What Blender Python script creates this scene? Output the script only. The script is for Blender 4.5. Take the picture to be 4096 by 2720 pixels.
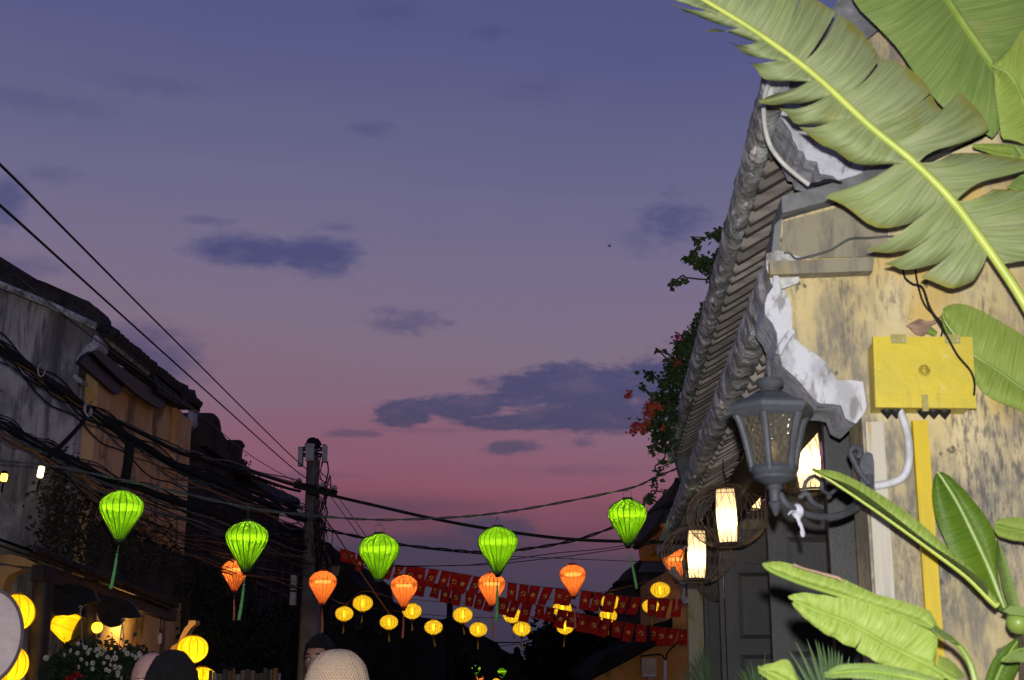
import bpy, bmesh, math, random
from mathutils import Vector, Matrix, noise as mnoise
PI = math.pi
sc = bpy.context.scene
for o in list(bpy.data.objects):
    bpy.data.objects.remove(o)

# ------------------------------------------------------------------ camera
F = 5400.0                       # focal length in photograph pixels (4096 wide)
EYE = 1.65
PITCH = math.atan(1290.0 / F)
cam = bpy.data.cameras.new('camera')
cam.sensor_width = 36.0
cam.lens = 36.0 * F / 4096.0
cam.clip_start = 0.05
cam.clip_end = 3000.0
cam.dof.use_dof = True
cam.dof.focus_distance = 13.0
cam.dof.aperture_fstop = 8.0
camo = bpy.data.objects.new('camera', cam)
camo.location = (0, 0, EYE)
camo.rotation_euler = (PI / 2 + PITCH, 0, 0)
sc.collection.objects.link(camo)
sc.camera = camo

def srgb(r, g, b):
    f = lambda c: (c / 255 / 12.92) if c / 255 <= 0.04045 else ((c / 255 + 0.055) / 1.055) ** 2.4
    return (f(r), f(g), f(b), 1.0)

def ray(px, py):
    x = (px - 2048) / F
    y = (1360 - py) / F
    c, s = math.cos(PITCH), math.sin(PITCH)
    return Vector((x, c - y * s, s + y * c))

def at(px, py, Y):
    d = ray(px, py)
    return Vector((0, 0, EYE)) + d * (Y / d.y)

def atx(px, py, X):
    d = ray(px, py)
    return Vector((0, 0, EYE)) + d * (X / d.x)

def azel(px, py):
    d = ray(px, py).normalized()
    return math.atan2(d.x, d.y), math.asin(d.z)

# ------------------------------------------------------------------ sky (world)
world = bpy.data.worlds.new('World')
sc.world = world
world.use_nodes = True
wt = world.node_tree
wt.nodes.clear()

class NT:
    """small helper to write node trees"""
    def __init__(s, t):
        s.t = t
    def n(s, typ, **kw):
        nd = s.t.nodes.new(typ)
        for k, v in kw.items():
            setattr(nd, k, v)
        return nd
    def put(s, sock, v):
        if isinstance(v, bpy.types.NodeSocket):
            s.t.links.new(v, sock)
        elif v is not None:
            try:
                sock.default_value = v
            except Exception:
                sock.default_value = v[:3]
    def math(s, op, a, b=None, c=None, clamp=False):
        nd = s.n('ShaderNodeMath', operation=op, use_clamp=clamp)
        s.put(nd.inputs[0], a)
        if b is not None: s.put(nd.inputs[1], b)
        if c is not None: s.put(nd.inputs[2], c)
        return nd.outputs[0]
    def range(s, v, a, b, c=0.0, d=1.0, smooth=False):
        nd = s.n('ShaderNodeMapRange')
        if smooth: nd.interpolation_type = 'SMOOTHSTEP'
        s.put(nd.inputs[0], v)
        for i, x in enumerate((a, b, c, d)): nd.inputs[i + 1].default_value = x
        return nd.outputs[0]
    def mix(s, fac, a, b, blend='MIX'):
        nd = s.n('ShaderNodeMix', data_type='RGBA', blend_type=blend)
        s.put(nd.inputs[0], fac); s.put(nd.inputs[6], a); s.put(nd.inputs[7], b)
        return nd.outputs[2]
    def ramp(s, v, stops, interp='LINEAR'):
        nd = s.n('ShaderNodeValToRGB')
        nd.color_ramp.interpolation = interp
        e = nd.color_ramp.elements
        while len(e) < len(stops): e.new(0.5)
        for k, (p, c) in enumerate(stops):
            e[k].position = p; e[k].color = c
        s.put(nd.inputs[0], v)
        return nd.outputs[0]
    def noise(s, vec, scale, detail=4.0, rough=0.55, dist=0.0):
        nd = s.n('ShaderNodeTexNoise')
        s.put(nd.inputs['Vector'], vec)
        nd.inputs['Scale'].default_value = scale
        nd.inputs['Detail'].default_value = detail
        nd.inputs['Roughness'].default_value = rough
        nd.inputs['Distortion'].default_value = dist
        return nd.outputs[0]
    def mapping(s, vec, scale=(1, 1, 1), loc=(0, 0, 0), rot=(0, 0, 0)):
        nd = s.n('ShaderNodeMapping')
        s.put(nd.inputs[0], vec)
        nd.inputs['Location'].default_value = loc
        nd.inputs['Rotation'].default_value = rot
        nd.inputs['Scale'].default_value = scale
        return nd.outputs[0]

def build_sky():
    N = NT(wt)
    tc = N.n('ShaderNodeTexCoord')
    nrm = N.n('ShaderNodeVectorMath', operation='NORMALIZE')
    N.put(nrm.inputs[0], tc.outputs['Generated'])
    sp = N.n('ShaderNodeSeparateXYZ')
    N.put(sp.inputs[0], nrm.outputs[0])
    az = N.math('ARCTAN2', sp.outputs[0], sp.outputs[1])
    el = N.math('ARCSINE', sp.outputs[2])
    cmb = N.n('ShaderNodeCombineXYZ')
    N.put(cmb.inputs[0], az); N.put(cmb.inputs[1], N.math('MULTIPLY', el, 2.2))
    vec = cmb.outputs[0]
    # a slow wobble of the bands so they are not ruled lines
    wob = N.noise(vec, 3.0, 3.0)
    streak = N.noise(N.mapping(vec, (2.0, 14.0, 1)), 1.6, 4.0)
    cosaz = N.math('SINE', N.math('MULTIPLY', az, 1.0))
    e2 = N.math('ADD', el, N.math('MULTIPLY', N.math('SUBTRACT', wob, 0.5), 0.05))
    e2 = N.math('ADD', e2, N.math('MULTIPLY', N.math('SUBTRACT', streak, 0.5), 0.035))
    e2 = N.math('ADD', e2, N.math('MULTIPLY', cosaz, 0.045))
    t = N.range(e2, -0.1, 1.4)
    def pos(py): return (azel(2048, py)[1] + 0.1) / 1.5
    stops = [(0.0, srgb(44, 42, 56)), (pos(2650), srgb(56, 54, 73)), (pos(2400), srgb(64, 60, 81)),
             (pos(2240), srgb(80, 64, 86)), (pos(2110), srgb(112, 71, 89)), (pos(1980), srgb(136, 83, 101)),
             (pos(1830), srgb(136, 92, 111)), (pos(1650), srgb(131, 101, 121)), (pos(1400), srgb(126, 109, 129)),
             (pos(1100), srgb(118, 109, 137)), (pos(700), srgb(103, 102, 136)), (pos(200), srgb(86, 89, 133)),
             (pos(-500), srgb(72, 79, 128)), (1.0, srgb(46, 54, 102))]
    base = N.ramp(t, stops)
    # cloud bank of the west: blobs of real sky directions, edges broken by noise
    w1 = N.noise(vec, 26.0, 6.0, 0.62)
    w2 = N.noise(N.mapping(vec, (1, 1, 1), (3.1, 1.7, 0)), 70.0, 5.0, 0.6)
    wsum = N.math('ADD', N.math('MULTIPLY', N.math('SUBTRACT', w1, 0.5), 2.0), N.math('MULTIPLY', N.math('SUBTRACT', w2, 0.5), 1.5))
    blobs = [  # px, py, rx, ry, strength, softness, noise
        (1000, 1000, 270, 72, 0.95, 0.5, 0.7), (1260, 1020, 210, 92, 0.95, 0.5, 0.7),
        (1620, 1655, 150, 62, 1.0, .28, .9), (1840, 1630, 210, 58, 1.0, .28, .9), (2040, 1600, 190, 34, 1.0, .28, .6),
        (2110, 1690, 330, 38, 1.0, .28, .8), (2340, 1545, 400, 92, 1.0, .28, .8), (2400, 1660, 370, 72, 1.0, .28, .8),
        (2640, 1530, 190, 115, 1.0, .28, .8), (2900, 1500, 300, 160, 1.0, .4, .8),
        (2690, 890, 150, 105, .75, .8, 1.5), (2560, 960, 110, 60, .4, .9, 1.4), (1640, 1290, 170, 50, .6, .7, 1.6),
        (560, 1430, 260, 140, .85, .6, .7), (30, 810, 80, 110, .8, .6, .7), (2050, 1785, 120, 32, .8, .5, 1.1),
        (2335, 1768, 60, 24, .6, .7, 1.1), (1420, 1735, 130, 18, .6, .7, 1.1), (1330, 2030, 650, 50, .45, .9, .7),
        (1960, 2120, 215, 62, .85, .5, .8), (1650, 2210, 620, 70, .7, .8, .6), (820, 880, 110, 22, .5, .8, 1.2), (1340, 910, 70, 20, .45, .8, 1.2),
        (600, 340, 260, 40, .35, 1.0, 1.2), (150, 400, 330, 50, .4, 1.0, 1.2), (1480, 515, 110, 32, .45, .9, 1.2), (1560, 40, 160, 60, .35, 1.0, 1.2),
        (1960, 130, 100, 34, .4, .9, 1.2), (220, 700, 120, 34, .4, .9, 1.2), (100, 1060, 200, 40, .5, .8, 1.0), (2150, 350, 160, 60, .25, 1., 1.2),
        (1700, 1720, 260, 14, .3, .9, 1.0), (1240, 1900, 260, 20, .35, .9, 1.0), (2300, 1880, 320, 22, .3, .9, 1.0)]
    cm2 = N.n('ShaderNodeCombineXYZ'); N.put(cm2.inputs[0], az); N.put(cm2.inputs[1], el)
    flat = cm2.outputs[0]
    dens = None
    for px, py, rx, ry, st, soft, na in blobs:
        a0, e0 = azel(px, py)
        ma = N.n('ShaderNodeVectorMath', operation='MULTIPLY_ADD')
        N.put(ma.inputs[0], flat); ma.inputs[1].default_value = (F / rx, F / ry, 0); ma.inputs[2].default_value = (-a0 * F / rx, -e0 * F / ry, 0)
        ln = N.n('ShaderNodeVectorMath', operation='LENGTH'); N.put(ln.inputs[0], ma.outputs[0])
        d = N.math('MULTIPLY_ADD', wsum, na * 0.72, ln.outputs['Value'])
        v = N.range(d, 1.0 + soft * .45, 1.0 - soft * 1.15, 0.0, st, True)
        dens = v if dens is None else N.math('MAXIMUM', dens, v)
    # the same kind of thin cloud everywhere else in the sky
    gen = N.noise(N.mapping(vec, (2.2, 5.5, 1), (.4, .9, 0)), 1.7, 6.0, .6)
    dens = N.math('MAXIMUM', dens, N.range(gen, .6, .85, 0, .35, True))
    ccol = N.ramp(t, [(0.0, srgb(46, 45, 60)), (pos(2300), srgb(64, 60, 82)), (pos(1900), srgb(78, 70, 96)), (pos(1600), srgb(77, 74, 108)),
                      (pos(1000), srgb(74, 77, 122)), (pos(200), srgb(66, 69, 108)), (1.0, srgb(40, 46, 86))])
    thin = N.noise(N.mapping(vec, (1, 1.25, 1), (1.2, .3, 0)), 30.0, 7.0, .62)
    dens = N.math('MULTIPLY', dens, N.range(thin, .30, .56, .74, 1.0, True))
    col = N.mix(dens, base, ccol)
    # physical twilight sky, very weak, under the afterglow
    st = N.n('ShaderNodeTexSky', sky_type='NISHITA')
    st.sun_disc = False
    st.sun_elevation = math.radians(-3.0)
    st.sun_rotation = math.radians(2.0)
    col = N.mix(0.01, col, st.outputs[0], 'ADD')
    bg = N.n('ShaderNodeBackground')
    N.put(bg.inputs[0], col)
    bg.inputs[1].default_value = 1.0
    out = N.n('ShaderNodeOutputWorld')
    N.put(out.inputs[0], bg.outputs[0])
build_sky()
world.cycles.sampling_method = 'MANUAL'
world.cycles.sample_map_resolution = 256

# ------------------------------------------------------------------ the photographer's flash (lights everything near)
fl = bpy.data.lights.new('camera_flash', 'POINT')
fl.energy = 880.0
fl.color = (1.0, 0.985, 0.96)
fl.shadow_soft_size = 0.018
flo = bpy.data.objects.new('camera_flash', fl)
flo.location = (0.02, 0.0, EYE + 0.10)
sc.collection.objects.link(flo)

sc.view_settings.view_transform = 'Standard'
sc.view_settings.look = 'None'
sc.view_settings.exposure = 0.0
sc.view_settings.gamma = 1.0
sc.cycles.use_denoising = True
sc.cycles.max_bounces = 6
sc.cycles.transparent_max_bounces = 12
sc.cycles.sample_clamp_indirect = 3.0
sc.cycles.use_light_tree = True

# ------------------------------------------------------------------ mesh helpers
class MB:
    def __init__(s):
        s.v = []; s.f = []; s.uv = []
    def add(s, vs, fs, uvs=None):
        n = len(s.v)
        s.v += [tuple(p) for p in vs]
        s.uv += list(uvs) if uvs else [(0, 0)] * len(vs)
        s.f += [tuple(i + n for i in q) for q in fs]
        return s
    def box(s, lo, hi, M=None):
        x0, y0, z0 = lo; x1, y1, z1 = hi
        p = [(x0, y0, z0), (x1, y0, z0), (x1, y1, z0), (x0, y1, z0), (x0, y0, z1), (x1, y0, z1), (x1, y1, z1), (x0, y1, z1)]
        if M is not None: p = [M @ Vector(q) for q in p]
        return s.add(p, [(3, 2, 1, 0), (4, 5, 6, 7), (0, 1, 5, 4), (1, 2, 6, 5), (2, 3, 7, 6), (3, 0, 4, 7)])
    def bar(s, a, b, w, h, up=(0, 0, 1)):
        a = Vector(a); b = Vector(b); d = (b - a).normalized(); up = Vector(up)
        sd = d.cross(up)
        if sd.length < 1e-4: sd = d.cross(Vector((1, 0, 0)))
        sd.normalize(); u = sd.cross(d)
        p = []
        for q in (a, b):
            for i, j in ((-1, -1), (1, -1), (1, 1), (-1, 1)):
                p.append(q + sd * (i * w / 2) + u * (j * h / 2))
        return s.add(p, [(3, 2, 1, 0), (4, 5, 6, 7), (0, 1, 5, 4), (1, 2, 6, 5), (2, 3, 7, 6), (3, 0, 4, 7)])
    def prism(s, poly, off):
        off = Vector(off); n = len(poly)
        vs = [Vector(p) for p in poly] + [Vector(p) + off for p in poly]
        fs = [tuple(range(n)), tuple(range(2 * n - 1, n - 1, -1))]
        fs += [(i, (i + 1) % n, n + (i + 1) % n, n + i)[::-1] for i in range(n)]
        return s.add(vs, fs)
    def tube(s, pts, r, n=6, flat=1.0):
        pts = [Vector(p) for p in pts]
        if not isinstance(r, (list, tuple)): r = [r] * len(pts)
        t0 = (pts[1] - pts[0]).normalized()
        u = t0.cross(Vector((0, 0, 1)))
        if u.length < 1e-3: u = t0.cross(Vector((1, 0, 0)))
        u.normalize()
        vs = []; fs = []
        for i, p in enumerate(pts):
            t = (pts[min(i + 1, len(pts) - 1)] - pts[max(i - 1, 0)]).normalized()
            u = (u - t * u.dot(t)).normalized(); w = t.cross(u)
            for k in range(n):
                a = 2 * PI * k / n
                vs.append(p + (u * math.cos(a) + w * math.sin(a) * flat) * r[i])
        for i in range(len(pts) - 1):
            for k in range(n):
                fs.append((i * n + k, i * n + (k + 1) % n, (i + 1) * n + (k + 1) % n, (i + 1) * n + k))
        fs.append(tuple(range(n - 1, -1, -1)))
        fs.append(tuple(range((len(pts) - 1) * n, len(pts) * n)))
        return s.add(vs, fs)
    def lathe(s, prof, n, c=(0, 0, 0), scallop=0.0, ph=0.0, M=None):
        c = Vector(c); vs = []; fs = []
        for r, z in prof:
            for k in range(n):
                a = 2 * PI * k / n + ph
                rr = r * (1 - (scallop if k % 2 else 0))
                p = Vector((rr * math.cos(a), rr * math.sin(a), z))
                vs.append((M @ p if M else p) + c)
        for i in range(len(prof) - 1):
            for k in range(n):
                fs.append((i * n + k, (i + 1) * n + k, (i + 1) * n + (k + 1) % n, i * n + (k + 1) % n))
        if prof[0][0] > 1e-6: fs.append(tuple(range(n)))
        if prof[-1][0] > 1e-6: fs.append(tuple(range((len(prof) - 1) * n + n - 1, (len(prof) - 1) * n - 1, -1)))
        return s.add(vs, fs)
    def shell(s, prof, n, c=(0, 0, 0), scallop=0.0):
        k0 = len(s.f); s.lathe(prof, n, c, scallop)
        s.f = [q for i, q in enumerate(s.f) if i < k0 or len(q) == 4]
        return s
    def ball(s, c, r, n=12, m=8, fn=None):
        c = Vector(c)
        if not isinstance(r, (list, tuple)): r = (r, r, r)
        vs = []; fs = []
        for i in range(m + 1):
            th = PI * i / m
            for k in range(n):
                a = 2 * PI * k / n
                p = Vector((math.sin(th) * math.cos(a) * r[0], math.sin(th) * math.sin(a) * r[1], math.cos(th) * r[2]))
                if fn: p = fn(p)
                vs.append(c + p)
        for i in range(m):
            for k in range(n):
                fs.append((i * n + k, (i + 1) * n + k, (i + 1) * n + (k + 1) % n, i * n + (k + 1) % n))
        return s.add(vs, fs)
    def grid(s, rows, uvs=None):
        h = len(rows); w = len(rows[0])
        vs = [p for r in rows for p in r]
        uv = [q for r in uvs for q in r] if uvs else None
        fs = [(i * w + j, i * w + j + 1, (i + 1) * w + j + 1, (i + 1) * w + j) for i in range(h - 1) for j in range(w - 1)]
        return s.add(vs, fs, uv)
    def quad(s, c, u, v):
        c = Vector(c); u = Vector(u); v = Vector(v)
        return s.add([c - u - v, c + u - v, c + u + v, c - u + v], [(0, 1, 2, 3)])

ROOTM = {}
def link(o):
    sc.collection.objects.link(o)
    return o
def tag(o, label=None, cat=None, group=None, kind=None):
    if label: o['label'] = label
    if cat: o['category'] = cat
    if group: o['group'] = group
    if kind: o['kind'] = kind
    return o
def root(name, label, cat, loc=(0, 0, 0), rotz=0.0, group=None):
    o = link(bpy.data.objects.new(name, None))
    o.empty_display_size = 0.1
    o.location = loc; o.rotation_euler = (0, 0, rotz)
    ROOTM[o.name] = Matrix.Translation(Vector(loc)) @ Matrix.Rotation(rotz, 4, 'Z')
    return tag(o, label, cat, group)
def build(name, mb, mat, parent=None, local=False, smooth=False, sharp=40, uv=False):
    me = bpy.data.meshes.new(name)
    vs = mb.v
    Mx = ROOTM.get(parent.name) if parent else None
    if Mx is not None and not local:
        inv = Mx.inverted()
        vs = [tuple(inv @ Vector(p)) for p in vs]
    me.from_pydata(vs, [], mb.f)
    if uv:
        l = me.uv_layers.new(name='UVMap')
        vi = [0] * len(me.loops)
        me.loops.foreach_get('vertex_index', vi)
        flat = []
        for i in vi: flat += list(mb.uv[i])
        l.data.foreach_set('uv', flat)
    if smooth:
        me.shade_smooth()
        if sharp < 180: me.set_sharp_from_angle(angle=math.radians(sharp))
    me.materials.append(mat)
    me.validate()
    o = link(bpy.data.objects.new(name, me))
    if parent:
        o.parent = parent
        if Mx is not None: ROOTM[o.name] = Mx
    return o
def copy_tree(o, parent=None):
    c = o.copy(); link(c)
    if parent is not None: c.parent = parent
    for ch in o.children: copy_tree(ch, c)
    return c
def catmull(pts, k=6):
    P = [Vector(p) for p in pts]; out = []
    for i in range(len(P) - 1):
        a = P[max(i - 1, 0)]; b = P[i]; c = P[i + 1]; d = P[min(i + 2, len(P) - 1)]
        for j in range(k):
            t = j / k
            out.append(0.5 * ((2 * b) + (c - a) * t + (2 * a - 5 * b + 4 * c - d) * t * t + (3 * b - a - 3 * c + d) * t ** 3))
    out.append(P[-1])
    return out
def resample(pts, n):
    P = [Vector(p) for p in pts]
    L = [0]
    for i in range(1, len(P)): L.append(L[-1] + (P[i] - P[i - 1]).length)
    out = []; j = 0
    for k in range(n):
        t = L[-1] * k / (n - 1)
        while j < len(P) - 2 and L[j + 1] < t: j += 1
        w = (t - L[j]) / max(L[j + 1] - L[j], 1e-9)
        out.append(P[j].lerp(P[j + 1], w))
    return out

# ------------------------------------------------------------------ materials
def new_mat(name):
    m = bpy.data.materials.new(name); m.use_nodes = True
    t = m.node_tree; t.nodes.clear()
    N = NT(t)
    out = N.n('ShaderNodeOutputMaterial')
    return m, N, out
def coords(N, kind='Object'):
    return N.n('ShaderNodeTexCoord').outputs[kind]
def weathered(name, base, layers=(), rough=0.8, bump=(40.0, 0.15), spec=0.3, metal=0.0, kind='Object', vary=0.0):
    """layers: (colour, mapping scale, noise scale, lo, hi, opacity[, detail])"""
    m, N, out = new_mat(name)
    co = coords(N, kind)
    col = base if len(base) == 4 else tuple(base) + (1,)
    off = 0.0
    for L in layers:
        c, ms, ns, lo, hi, op = L[:6]
        off += 7.3
        v = N.noise(N.mapping(co, ms, (off, off * .7, off * .3)), ns, L[6] if len(L) > 6 else 6.0, .62, .3)
        col = N.mix(N.range(v, lo, hi, 0, op, True), col, c if len(c) == 4 else tuple(c) + (1,))
    if vary:
        oi = N.n('ShaderNodeObjectInfo')
        col = N.mix(N.range(oi.outputs['Random'], 0, 1, 0, vary), col, tuple(x * .25 for x in base[:3]) + (1,))
    p = N.n('ShaderNodeBsdfPrincipled')
    N.put(p.inputs['Base Color'], col)
    p.inputs['Roughness'].default_value = rough
    p.inputs['Metallic'].default_value = metal
    p.inputs['Specular IOR Level'].default_value = spec
    if bump:
        b = N.n('ShaderNodeBump')
        b.inputs['Strength'].default_value = bump[1]
        b.inputs['Distance'].default_value = bump[2] if len(bump) > 2 else 0.02
        N.put(b.inputs['Height'], N.noise(co, bump[0], 8.0, .65))
        N.put(p.inputs['Normal'], b.outputs[0])
    N.put(out.inputs[0], p.outputs[0])
    return m
def plain(name, c, rough=.6, spec=.4, metal=0.0, var=.25, scale=14.0, bump=None):
    d = tuple(x * (1 - var) for x in c[:3])
    return weathered(name, c[:3], [(d, (1, 1, 1), scale, .4, .65, 1.0)], rough, bump, spec, metal)

def leafmat(name, c1, c2, vein, rough=.45, trans=.25, freq=60.0, veinamt=.35, brown=None, edge0=.86):
    """banana blade: veins run across the blade (UV: u along the midrib, v across)"""
    m, N, out = new_mat(name)
    uv = coords(N, 'UV'); ob = coords(N, 'Object')
    big = N.noise(ob, 3.0, 4.0)
    col = N.mix(N.range(big, .35, .65, 0, 1, True), c1[:3] + (1,), c2[:3] + (1,))
    vn = N.noise(N.mapping(uv, (freq, 1.3, 1)), 1.0, 3.0, .6)
    col = N.mix(N.range(vn, .35, .7, 0, veinamt, True), col, vein[:3] + (1,))
    fine = N.noise(N.mapping(uv, (freq * 2.6, 1.2, 1)), 1.0, 2.0, .5)
    col = N.mix(N.range(fine, .4, .65, 0, veinamt * .6, True), col, tuple(x * .5 for x in c1[:3]) + (1,))
    if brown:
        sp = N.n('ShaderNodeSeparateXYZ'); N.put(sp.inputs[0], uv)
        edge = N.math('ADD', sp.outputs[1], N.math('MULTIPLY', N.math('SUBTRACT', N.noise(N.mapping(uv, (9, 3, 1)), 1.0, 5.0), .5), .5))
        col = N.mix(N.range(edge, edge0, edge0 + .2, 0, .85, True), col, brown[:3] + (1,))
        blot = N.noise(N.mapping(ob, (9, 9, 9)), 1.0, 4.0)
        col = N.mix(N.range(blot, .62, .72, 0, .35, True), col, brown[:3] + (1,))
    p = N.n('ShaderNodeBsdfPrincipled')
    N.put(p.inputs['Base Color'], col)
    p.inputs['Roughness'].default_value = rough
    p.inputs['Specular IOR Level'].default_value = .25
    b = N.n('ShaderNodeBump'); b.inputs['Strength'].default_value = .5; b.inputs['Distance'].default_value = .008
    N.put(b.inputs['Height'], vn); N.put(p.inputs['Normal'], b.outputs[0])
    tr = N.n('ShaderNodeBsdfTranslucent'); N.put(tr.inputs[0], col)
    mx = N.n('ShaderNodeMixShader'); mx.inputs[0].default_value = trans
    N.put(mx.inputs[1], p.outputs[0]); N.put(mx.inputs[2], tr.outputs[0])
    N.put(out.inputs[0], mx.outputs[0])
    return m

def silk(name, col, glow, emit, trans=.75, clear=0.0, rough=.35, tint=None):
    """thin translucent lantern cloth, with an even glow of its own put in besides any bulb"""
    m, N, out = new_mat(name)
    ob = coords(N, 'Object')
    v = N.noise(N.mapping(ob, (30, 30, 4)), 1.0, 4.0)
    c = N.mix(N.range(v, .35, .65, 0, 1, True), col[:3] + (1,), tuple(x * .82 for x in col[:3]) + (1,))
    p = N.n('ShaderNodeBsdfPrincipled'); N.put(p.inputs['Base Color'], c)
    p.inputs['Roughness'].default_value = rough; p.inputs['Specular IOR Level'].default_value = .5
    tr = N.n('ShaderNodeBsdfTranslucent'); N.put(tr.inputs[0], c)
    mx = N.n('ShaderNodeMixShader'); mx.inputs[0].default_value = trans
    N.put(mx.inputs[1], p.outputs[0]); N.put(mx.inputs[2], tr.outputs[0])
    last = mx.outputs[0]
    if clear > 0:
        tp = N.n('ShaderNodeBsdfTransparent'); tp.inputs[0].default_value = (tint or glow)[:3] + (1,)
        m2 = N.n('ShaderNodeMixShader'); m2.inputs[0].default_value = clear
        N.put(m2.inputs[1], last); N.put(m2.inputs[2], tp.outputs[0]); last = m2.outputs[0]
    em = N.n('ShaderNodeEmission'); em.inputs[0].default_value = glow[:3] + (1,); em.inputs[1].default_value = emit  # even glow put into the cloth itself
    ad = N.n('ShaderNodeAddShader'); N.put(ad.inputs[0], last); N.put(ad.inputs[1], em.outputs[0])
    N.put(out.inputs[0], ad.outputs[0])
    return m
def glow(name, col, strength):
    m, N, out = new_mat(name)
    em = N.n('ShaderNodeEmission'); em.inputs[0].default_value = tuple(col[:3]) + (1,); em.inputs[1].default_value = strength
    N.put(out.inputs[0], em.outputs[0])
    return m

MAT = {}
MAT['asphalt'] = weathered('asphalt', (.05, .05, .052), [((.03, .03, .03), (1, 1, 1), 3, .4, .65, 1)], .9, (60, .3))
def old_yellow():
    """pale yellow limewash, ochre undercoat, soft grey mould in large drifts broken by fine vertical speckle"""
    m, N, out = new_mat('yellow_plaster')
    co = coords(N)
    def nz(ms, sc_, det=6.0, off=0.0, rough=.6): return N.noise(N.mapping(co, ms, (off, off * .6, off * .3)), sc_, det, rough)
    col = N.mix(N.range(nz((1, 1, .6), 2.4, 5, 3.1), .40, .64, 0, 1, True), (.55, .435, .21, 1), (.62, .52, .31, 1))
    col = N.mix(N.range(nz((1, 1, 1), 2.1, 5, 9.7), .50, .61, 0, .8, True), col, (.57, .38, .10, 1))
    drift = N.range(nz((1.1, 1.1, .6), 2.3, 4, 24.0), .42, .57, 0, 1, True)
    speck = N.range(nz((26, 26, 7), 1.6, 8, 5.0, .7), .36, .60, 0, 1, True)
    col = N.mix(N.math('MULTIPLY', drift, N.math('MULTIPLY_ADD', speck, .55, .34)), col, (.17, .16, .145, 1))
    drift2 = N.range(nz((1.6, 1.6, .5), 2.4, 4, 33.0), .46, .60, 0, 1, True)
    sp2 = N.range(nz((60, 60, 14), 1.0, 6, 15.0, .7), .45, .62, 0, 1, True)
    col = N.mix(N.math('MULTIPLY', drift2, N.math('MULTIPLY', sp2, .8)), col, (.09, .085, .085, 1))
    dots = N.range(nz((1, 1, .75), 21, 2.0, 44.0), .64, .70, 0, .85, True)
    dmask = N.range(nz((1, 1, 1), 2.6, 3, 51.0), .42, .6, 0, 1, True)
    col = N.mix(N.math('MULTIPLY', dots, dmask), col, (.08, .07, .065, 1))
    p = N.n('ShaderNodeBsdfPrincipled'); N.put(p.inputs['Base Color'], col)
    p.inputs['Roughness'].default_value = .9; p.inputs['Specular IOR Level'].default_value = .25
    b = N.n('ShaderNodeBump'); b.inputs['Strength'].default_value = .4; b.inputs['Distance'].default_value = .02
    N.put(b.inputs['Height'], N.noise(co, 26.0, 9.0, .68)); N.put(p.inputs['Normal'], b.outputs[0])
    N.put(out.inputs[0], p.outputs[0])
    return m
MAT['yellow_plaster'] = old_yellow()
MAT['stained_plaster'] = weathered('stained_plaster', (.27, .24, .17), [
    ((.47, .36, .15), (1, 1, .8), 3.2, .52, .66, .9), ((.13, .12, .105), (9, 9, 2), 2, .45, .65, .8), ((.33, .25, .11), (1, 1, 1), 7, .55, .68, .6)], .92, (35, .4))
MAT['white_plaster'] = weathered('white_plaster', (.54, .54, .58), [
    ((.34, .34, .36), (2, 2, 1), 5, .45, .62, .85), ((.18, .17, .16), (6, 6, 2.5), 5, .52, .64, .75), ((.10, .095, .09), (1, 1, 1), 18, .62, .72, .6)], .92, (22, .5, .015))
MAT['grey_mortar'] = weathered('grey_mortar', (.60, .595, .575), [
    ((.25, .245, .23), (1, 1, 1), 6, .42, .6, .9), ((.82, .82, .81), (1, 1, 1), 9, .50, .62, .85), ((.13, .12, .09), (1, 1, 1), 20, .5, .65, .7), ((.05, .048, .045), (1, 1, 1), 16, .62, .72, .9)], .95, (28, .9, .04))
MAT['grey_coping'] = weathered('grey_coping', (.19, .19, .195), [((.10, .10, .1), (1, 1, 1), 5, .42, .62, .9), ((.36, .36, .37), (1, 1, 1), 8, .58, .7, .7)], .92, (30, .5, .03))
MAT['old_wood'] = weathered('old_wood', (.38, .335, .295), [((.19, .16, .135), (3, 30, 30), 1.2, .42, .62, .9), ((.36, .33, .30), (2, 14, 14), 2, .56, .7, .8), ((.05, .045, .04), (1, 1, 1), 11, .6, .72, .8)], .85, (40, .4), vary=.75)
MAT['tile_under'] = weathered('tile_under', (.05, .043, .038), [((.03, .028, .026), (1, 1, 1), 9, .4, .6, .9), ((.15, .12, .1), (1, 1, 1), 16, .58, .7, .6)], .95, (40, .5))
MAT['roof_tile'] = weathered('roof_tile', (.055, .05, .047), [((.025, .024, .023), (1, 1, 1), 7, .4, .6, .9), ((.12, .115, .10), (1, 1, 1), 12, .6, .72, .7)], .95, (30, .6, .03))
MAT['black_wood'] = weathered('black_wood', (.030, .029, .030), [((.016, .015, .015), (1, 1, 1), 3, .4, .65, .8), ((.055, .053, .053), (40, 40, 2), 2, .55, .72, .7), ((.16, .16, .165), (1, 1, 1), 60, .745, .77, .8, 2.0)], .5, (90, .12), .5)
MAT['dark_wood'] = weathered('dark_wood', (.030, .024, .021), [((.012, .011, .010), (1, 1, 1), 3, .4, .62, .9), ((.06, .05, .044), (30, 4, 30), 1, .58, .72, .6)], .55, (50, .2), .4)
MAT['bamboo_dark'] = weathered('bamboo_dark', (.085, .06, .042), [((.04, .03, .022), (1, 1, 1), 20, .4, .6, .8)], .5, None, .4)
MAT['lamp_iron'] = weathered('lamp_iron', (.062, .066, .078), [((.037, .040, .049), (1, 1, 1), 9, .4, .65, .9), ((.13, .13, .13), (1, 1, 1), 16, .62, .76, .6), ((.08, .08, .08), (1, 1, 1), 5, .6, .72, .5)], .55, (40, .25), .4)
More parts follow.
